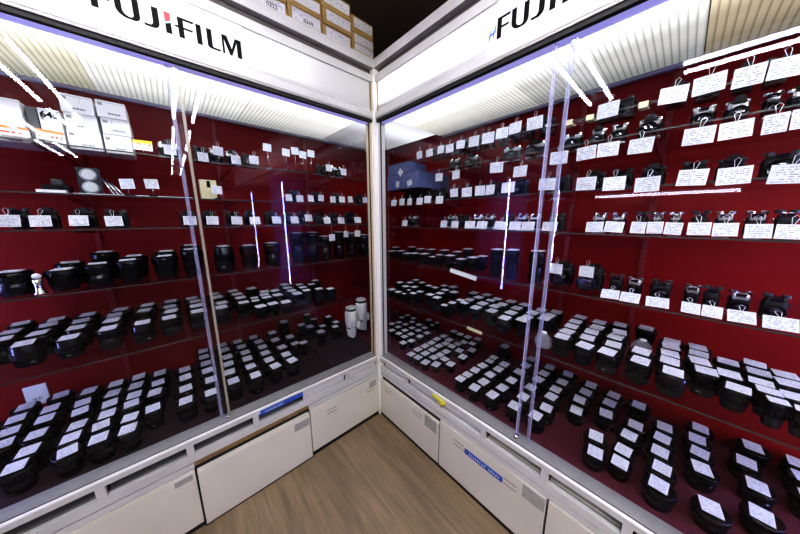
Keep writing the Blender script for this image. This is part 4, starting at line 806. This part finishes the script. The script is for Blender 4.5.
SHELF = {'R1': ('R', .22, 1.886, 'right case top shelf'), 'R2': ('R', .20, 1.787, 'right case second shelf'), 'R3': ('R', .19, 1.609, 'right case third shelf'),
         'R4': ('R', .18, 1.440, 'right case fourth shelf'), 'R5': ('R', .18, 1.188, 'right case fifth shelf'), 'R5b': ('R', .18, 1.188, 'right case fifth shelf'),
         'LA': ('L', .20, 1.458, 'left case third shelf'), 'L2': ('L', .25, 1.598, 'left case second shelf'), 'L1': ('L', .25, 1.782, 'left case top shelf')}
CARDSIZE = {'R1': (.064, .050), 'R2': (.064, .048), 'R3': (.062, .048), 'R4': (.058, .040), 'R5': (.058, .046), 'R5b': (.050, .044), 'LA': (.050, .042), 'L2': (.040, .038), 'L1': (.042, .042)}
for sh in ('R1', 'R2', 'R3', 'R4', 'R5', 'R5b', 'LA'):
    side, s, z, where = SHELF[sh]; cs = CARDS[sh]; n = len(cs)
    offs = {'R1': -.012, 'R2': -.012, 'R3': -.012, 'R4': .010, 'R5': .024, 'R5b': .032, 'LA': .010}[sh]
    for i, (a, cz) in enumerate(cs):
        gap = min([abs(a-b[0]) for j, b in enumerate(cs) if j != i])
        kinds = {'R1': ('compact', 'slr'), 'R2': ('silver_compact', 'silver_slr'), 'R3': ('slr', 'compact'), 'R4': ('silver_compact', 'silver_compact', 'compact'), 'R5': ('compact', 'silver_compact'), 'R5b': ('dslr',), 'LA': ('slr', 'compact', 'slr')}[sh]
        kind = kinds[i % len(kinds)]
        w = min({'R5b': .10, 'R4': .085}.get(sh, .115), gap*.75)
        cw, ch = CARDSIZE[sh]; cw = min(cw, gap*.94); 
        if a > -.55 and side == 'R': cw = min(cw, .050); ch = min(ch, .044)
        if sh == 'R2' and i == 0: w = min(w, .075)
        d = s+{'R1': .15, 'R2': .15, 'R3': .14, 'R4': .10, 'LA': .12}.get(sh, .082)
        if sh == 'R5': d = s+.135
        if sh == 'R5b': d = s+.150
        tilt = {'R5': R(-52)}.get(sh, R(random.uniform(-7, 4)))
        zc = cz
        if sh in ('R4', 'LA'): zc = max(cz, z+ch/2+.002); tilt = R(-12)
        if sh == 'R5': zc = z+.5*ch*.62+.004
        if sh == 'R5b': zc = cz
        lab = '%s with price card, %s, %s from corner post' % (KW[kind], where, ORD[i] if sh != 'R5b' else ORD[i])
        camera_item(side, sh, kind, a, d, z, w, (a, zc), s+offs, lab, 'cameras on the '+where.replace('case', 'showcase'), cw, ch, tilt)

# ------------------------------------------------------------------ left case, upper two shelves
def priced_stand(side, a, d, z, zc, label, group, cw=.042, ch=.042, mat='card', lean=None):
    o = empty('price_card_stand', world(side, a, d, z+.0006), 0 if side == 'L' else R(-90)); tag(o, label, 'price card', group)
    h = zc-z
    build(MB().box((-.014, -.010, 0), (.014, .012, .004), bevel=.001), 'stand_base', M['black'], o)
    b = MB(); b.tube([(0, .004, .003), (0, .003, h-ch*.3)], .0012, 6); build(b, 'stand_wire', M['chrome'], o)
    link('price_card', card_mesh(cw, ch, mat), o, (0, 0, h), (R(random.uniform(-12, -3)), random.uniform(-.10, .10), random.uniform(-.2, .2)))
    return o
def pbox(name, side, a0, a1, z0, z1, d, dep, mat, label, cat='box', group=None, cap=None, parts=True):
    o = empty(name, world(side, (a0+a1)/2, d+dep/2, z0+.0006), 0 if side == 'L' else R(-90)); tag(o, label, cat, group)
    w = abs(a1-a0)/2-.001; h = z1-z0-.0015
    build(MB().box((-w, -dep/2, 0), (w, dep/2, h), bevel=.0015), 'carton', M[mat], o)
    if mat == 'boxwhite':
        b = MB(); x = -w*.28
        while x < w*.42:
            q = random.uniform(.004, .008); b.box((x, -dep/2-.0007, h*.22), (x+q, -dep/2+.0004, h*.30)); x += q+.0022
        build(b, 'price_print', M['boxgrey'], o)
        build(MB().box((-w*.86, -dep/2-.0006, h*.70), (-w*.55, -dep/2+.0004, h*.86)), 'corner_mark', M['holder'], o)
    if parts: build(MB().box((-w+.001, -dep/2-.0004, h-.0075), (w-.001, -dep/2+.0003, h-.0065)), 'lid_edge', M['boxgrey'], o)
    return o
G = 'white lens boxes stacked on the top shelf of the left showcase'
Z = 1.782
pbox('product_box', 'L', -1.53, -1.402, Z, 1.935, .34, .16, 'boxwhite', 'big white box behind an orange card, end of the left case top shelf')
pbox('product_box', 'L', -1.398, -1.371, Z, 1.925, .36, .14, 'boxgrey', 'narrow grey box beside the big white box, left case top shelf')
o = pbox('product_box', 'L', -1.366, -1.311, Z, 1.921, .34, .13, 'boxwhite', 'white box printed 645 standing beside the narrow grey box', group=G)
link('printed_number', text_mesh('number', '645', .030, M['ink'], off=.0009), o, (0.0, -.0665, .115), (R(90), 0, 0))
pbox('product_box', 'L', -1.307, -1.213, Z, 1.857, .34, .13, 'boxwhite', 'white lens box, lowest of the stack in the middle, next to the box printed 645', group=G)
pbox('product_box', 'L', -1.304, -1.214, 1.857, 1.921, .342, .13, 'boxwhite', 'white lens box, middle one of the stack next to the box printed 645', group=G)
pbox('product_box', 'L', -1.307, -1.217, 1.921, 1.992, .34, .13, 'boxwhite', 'white lens box, topmost of the stack next to the box printed 645', group=G)
pbox('product_box', 'L', -1.208, -1.122, Z, 1.860, .345, .13, 'boxwhite', 'white lens box, lowest of the end stack behind the yellow card', group=G)
pbox('product_box', 'L', -1.206, -1.118, 1.860, 1.926, .342, .13, 'boxwhite', 'white lens box, middle one of the end stack behind the yellow card', group=G)
pbox('product_box', 'L', -1.211, -1.122, 1.926, 1.994, .340, .13, 'boxwhite', 'white lens box, topmost of the end stack behind the yellow card', group=G)
priced_stand('L', -1.425, .305, Z, 1.814, 'orange topped price card in front of the big white box, left case', None, .072, .034, 'orange')
priced_stand('L', -1.342, .305, Z, 1.815, 'orange topped price card in front of the box printed 645', None, .066, .040, 'orange')
priced_stand('L', -1.087, .305, Z, 1.824, 'yellow topped price card at the end of the white box stacks', None, .064, .044, 'yellow')
for i, (a, cz) in enumerate(CARDS['L1']):
    side, s, z, where = SHELF['L1']
    lab0 = '%s from corner post' % ORD[i]
    if cz > 1.86:
        priced_stand('L', a, s+.006, z, min(cz, 1.90), 'white price card on a tall wire stand, left case top shelf, ' + lab0, 'price cards on the top shelf of the left showcase')
    else:
        kind = ('silver_compact', 'compact', 'silver_slr')[i % 3]
        gap = min([abs(a-b[0]) for j, b in enumerate(CARDS['L1']) if j != i and b[1] < 1.86])
        camera_item('L', 'L1', kind, a, s+.09, z, min(.085, gap*.9), (a, cz), s-.012, '%s with price card, left case top shelf, %s' % (KW[kind], lab0), 'cameras on the left showcase top shelf', .044, .042)
for i, (a, cz) in enumerate(CARDS['L2']):
    side, s, z, where = SHELF['L2']
    lab0 = '%s from corner post' % ORD[i]
    if i in (0, 2, 4, 6) :
        camera_item('L', 'L2', 'compact', a, s+.10, z, .062, (a, max(cz, z+.022)), s+.012, 'black compact camera with price card, left case second shelf, %s' % lab0, 'cameras on the left showcase second shelf', .042, .040)
    else:
        priced_stand('L', a, s+.014, z, max(cz, z+.024), 'small white price card standing on left case second shelf, %s' % lab0, 'price cards on the second shelf of the left showcase', .046 if i > 7 else .040, .042)
# clear case with two round discs, chrome rods, papers, cream box, black accessory
Z = 1.598
o = empty('disc_case', (-1.272, .33, Z+.0006)); tag(o, 'clear plastic case holding two round white discs, left case second shelf', 'disc case')
build(MB().box((-.034, -.008, 0), (.034, .012, .112), bevel=.003), 'clear_case', M['plastic'], o)
build(MB().box((-.033, .004, .001), (.033, .011, .111)), 'backing_card', M['darkgrey'], o)
for q, zz in enumerate((.030, .082)):
    b = MB(); b.lathe([(.021, .0), (.021, .003), (.018, .0045)], 28, c=(0, -.001, zz), axis='-Y'); d = build(b, 'white_disc', M['outlet'], o)
    b = MB(); b.lathe([(.0252, -.003), (.0252, .0015), (.0225, .0015), (.0225, -.003)], 28, c=(0, -.001, zz), axis='-Y', cap0=False, cap1=False); build(b, 'disc_rim', M['silver'], d)
o = empty('chrome_rods', (-1.212, .33, Z+.0006)); tag(o, 'chrome rods leaning beside the clear disc case, left case second shelf', 'rods')
for q in range(3):
    b = MB(); x = -.014+.014*q; b.tube([(x-.016, .02, .078-.012*q), (x+.018, -.006, .004)], .0045, 10); build(b, 'rod', M['chrome'], o)
build(MB().box((-.026, -.012, 0), (.026, .026, .003)), 'rod_tray', M['black'], o)
for i, (a0, a1) in enumerate(((-1.318, -1.171), (-1.14, -.94))):
    o = bx('paper_sheet', (a0, .287, Z+.0006), (a1, .316 if i == 0 else .33, Z+.0036), M['outlet'])
    tag(o, ('white paper strip lying before the clear disc case', 'long white paper strip on left case second shelf, beyond the chrome rods')[i], 'paper')
o = empty('flat_accessory', (-1.366, .36, Z+.0006)); tag(o, 'flat black accessory on white cards, left end of left case second shelf', 'accessory')
build(MB().box((-.036, -.03, .010), (.036, .04, .034), bevel=.004), 'black_body', M['black'], o)
build(MB().box((-.012, -.020, .034), (.020, .02, .058), bevel=.004), 'raised_block', M['darkgrey'], o)
build(MB().box((-.042, -.066, 0), (.030, -.031, .012), bevel=.001), 'white_card', M['outlet'], o)
o = pbox('cream_box', 'L', -.900, -.826, Z, 1.700, .335, .07, 'cream', 'cream box with a dark hanging slot, left case second shelf')
build(MB().box((-.006, -.0358, .062), (.008, -.0345, .096)), 'hanging_slot', M['ink'], o)
for i, (a, cz) in enumerate(CARDS['LB']):
    o = empty('price_card_hanging', (a, .190, cz)); tag(o, 'white price card hanging under left case third shelf, %s from corner post' % ORD[i], 'price card', 'price cards hanging under the third shelf of the left showcase')
    link('price_card', card_mesh(.044, .044), o, (0, 0, 0), (0, random.uniform(-.12, .12), random.uniform(-.3, .3)))
    b = MB(); b.tube([(0, 0, .020), (0, .002, 1.4505-cz)], .0007, 5); build(b, 'string', M['string'], o)
# white telephoto lenses in the corner
def white_tele(x, y, r, h, label, rz):
    b = MB(); b.lathe([(.72*r, .020), (.76*r, .03), (.76*r, .20*h), (.86*r, .24*h), (.86*r, .42*h), (.98*r, .50*h), (r, .54*h), (r, .80*h), (.90*r, .87*h), (.80*r, .895*h)], 32)
    o = build(b, 'white_telephoto_lens', M['teleWhite'], None, (x, y, .4956), (0, 0, rz)); tag(o, label, 'lens', 'white telephoto lenses in the corner')
    b = MB(); b.lathe([(.74*r, 0), (.78*r, .003), (.78*r, .020)], 28); build(b, 'rear_cap', M['cap'], o)
    b = MB(); b.lathe([(.80*r, .895*h), (.80*r, .955*h), (.77*r, .96*h)], 28, cap0=False); build(b, 'black_neck', M['black'], o)
    b = MB(); b.lathe([(.84*r, .955*h), (.86*r, .96*h), (.86*r, .995*h), (.82*r, h)], 28); build(b, 'front_cap', M['teleWhite'], o)
    b = MB(); b.lathe([(.875*r, .34*h), (.875*r, .37*h)], 28, cap0=False, cap1=False); build(b, 'black_band', M['black'], o)
    b = MB(); b.box((-.016, -1.34*r, .30*h), (.016, -.80*r, .52*h), bevel=.004); build(b, 'tripod_foot', M['teleWhite'], o, rot=(0, 0, R(65)))
    b = MB(); b.box((-.017, -1.06*r, .02), (.017, -1.03*r, .62*h)); build(b, 'long_price_label', M['card'], o, rot=(0, 0, R(-12)))
white_tele(-.008, .375, .052, .272, 'white telephoto lens standing in the corner, long paper label down its front', R(-8))
white_tele(.13, .43, .052, .300, 'second white telephoto lens half hidden behind the corner post', R(10))

# ------------------------------------------------------------------ right case odds and ends
pbox('blue_box', 'R', .10, -.19, 1.6095, 1.696, .40, .12, 'boxblue', 'lowest dark blue box of the stack near the corner, right case third shelf')
b1 = pbox('blue_box', 'R', .127, -.195, 1.697, 1.797, .20, .32, 'boxblue', 'long dark blue box with two white tags near the corner, right case')
b2 = pbox('blue_box', 'R', .113, -.114, 1.798, 1.870, .20, .16, 'boxblue', 'dark blue box with a diamond turned white tag, topmost near the corner')
link('price_card', card_mesh(.034, .040), b1, (-.045, -.162, .036), (0, .12, 0)); link('price_card', card_mesh(.045, .036), b1, (.078, -.162, .034), (0, -.25, 0))
link('price_card', card_mesh(.040, .040), b2, (.02, -.0825, .012), (0, R(45), 0))
def strip(name, y0, z0, y1, z1, x, w, mat, label):
    L = math.hypot(y1-y0, z1-z0)
    o = build(MB().box((-L/2, -.0005, -w/2), (L/2, .0005, w/2)), name, mat, None, (x, (y0+y1)/2, (z0+z1)/2), (0, math.atan2(z0-z1, abs(y1-y0)), R(-90)))
    tag(o, label, 'paper strip')
strip('paper_strip', -.494, 1.192, -.672, 1.170, .172, .026, M['outlet'], 'white paper strip taped along the front edge of the right case fifth shelf')
strip('paper_strip', -.680, .912, -.770, .908, .092, .017, M['cream'], 'cream paper strip taped along the front edge of the right case lowest shelf')
def pouch(x, y, z, label):
    b = MB(); b.lathe([(.012, 0), (.026, .004), (.031, .02), (.027, .05), (.018, .062), (.010, .070)], 14)
    for v in b.bm.verts:
        v.co.x *= .8; v.co.y *= 1.2; v.co += Vector((math.sin(v.co.z*300+v.co.y*200), math.cos(v.co.x*260), 0))*.003
    o = build(b, 'plastic_pouch', M['pouch'], None, (x, y, z+.0006)); tag(o, label, 'pouch')
    b = MB(); b.lathe([(.012, .070), (.013, .072), (.013, .075), (.006, .078)], 12); build(b, 'pouch_neck', M['outlet'], o)
pouch(.40, -1.345, .912, 'crumpled clear plastic pouch among the lenses, right case lowest shelf')
pouch(.165, -1.035, .912, 'small clear plastic pouch at the front, right case lowest shelf')
# wall socket in the left case
o = empty('wall_socket', (-1.682, .769, .584)); tag(o, 'white wall socket plate low on the red back of the left showcase', 'socket')
build(MB().box((-.037, -.008, -.056), (.037, 0, .056), bevel=.003), 'plate', M['outlet'], o)
build(MB().box((-.016, -.0095, -.030), (.016, -.007, -.010), bevel=.001), 'socket_insert', M['rail'], o)
for s in (-1, 1): build(MB().box((s*.007-.0014, -.0102, -.026), (s*.007+.0014, -.009, -.016)), 'socket_slot', M['ink'], o)
# little chrome tripod head among the lenses of the left case
o = empty('tripod_head', (-1.449, .245, 1.2106)); tag(o, 'small chrome tripod head with a white ball, left case fourth shelf', 'tripod head')
b = MB(); b.lathe([(.017, 0), (.018, .004), (.012, .010), (.010, .040), (.014, .050), (.014, .058)], 20); build(b, 'stem', M['chrome'], o)
b = MB(); b.lathe([(.012*math.sin(R(t)), .070-.012*math.cos(R(t))) for t in (5, 30, 60, 90, 120, 150, 175)], 16); build(b, 'ball', M['outlet'], o)
b = MB(); b.tube([(0, -.008, .048), (.006, -.034, .056)], .004, 8); build(b, 'lever', M['chrome'], o)

# ------------------------------------------------------------------ world, camera, view
w = bpy.data.worlds.new('world'); SC.world = w; w.use_nodes = True
w.node_tree.nodes['Background'].inputs[0].default_value = (.02, .02, .022, 1); w.node_tree.nodes['Background'].inputs[1].default_value = 1.
cd = bpy.data.cameras.new('camera'); cam = bpy.data.objects.new('camera', cd); COL.objects.link(cam)
F, YAW, PITCH, ROLL, CX, CY, CZ = 250.654272, .838885668, .193774272, -.0012208245, -1.03616268, -1.38829996, 1.5
cd.sensor_fit = 'HORIZONTAL'; cd.sensor_width = 36.; cd.lens = F/800*36.; cd.clip_start = .02; cd.clip_end = 100
fw = Vector((math.cos(YAW)*math.cos(PITCH), math.sin(YAW)*math.cos(PITCH), -math.sin(PITCH)))
r0 = Vector((math.sin(YAW), -math.cos(YAW), 0)); u0 = r0.cross(fw)
rr = r0*math.cos(ROLL)+u0*math.sin(ROLL); uu = -r0*math.sin(ROLL)+u0*math.cos(ROLL)
mw = Matrix((rr, uu, -fw)).transposed().to_4x4(); mw.translation = (CX, CY, CZ)
cam.matrix_world = mw
SC.camera = cam
SC.view_settings.view_transform = 'Standard'; SC.view_settings.look = 'High Contrast'; SC.view_settings.exposure = .45; SC.view_settings.gamma = 1.
SC.cycles.transparent_max_bounces = 32; SC.cycles.max_bounces = 14; SC.cycles.glossy_bounces = 6; SC.cycles.diffuse_bounces = 5
SC.cycles.caustics_reflective = False; SC.cycles.caustics_refractive = False
SC.cycles.sample_clamp_indirect = 6.
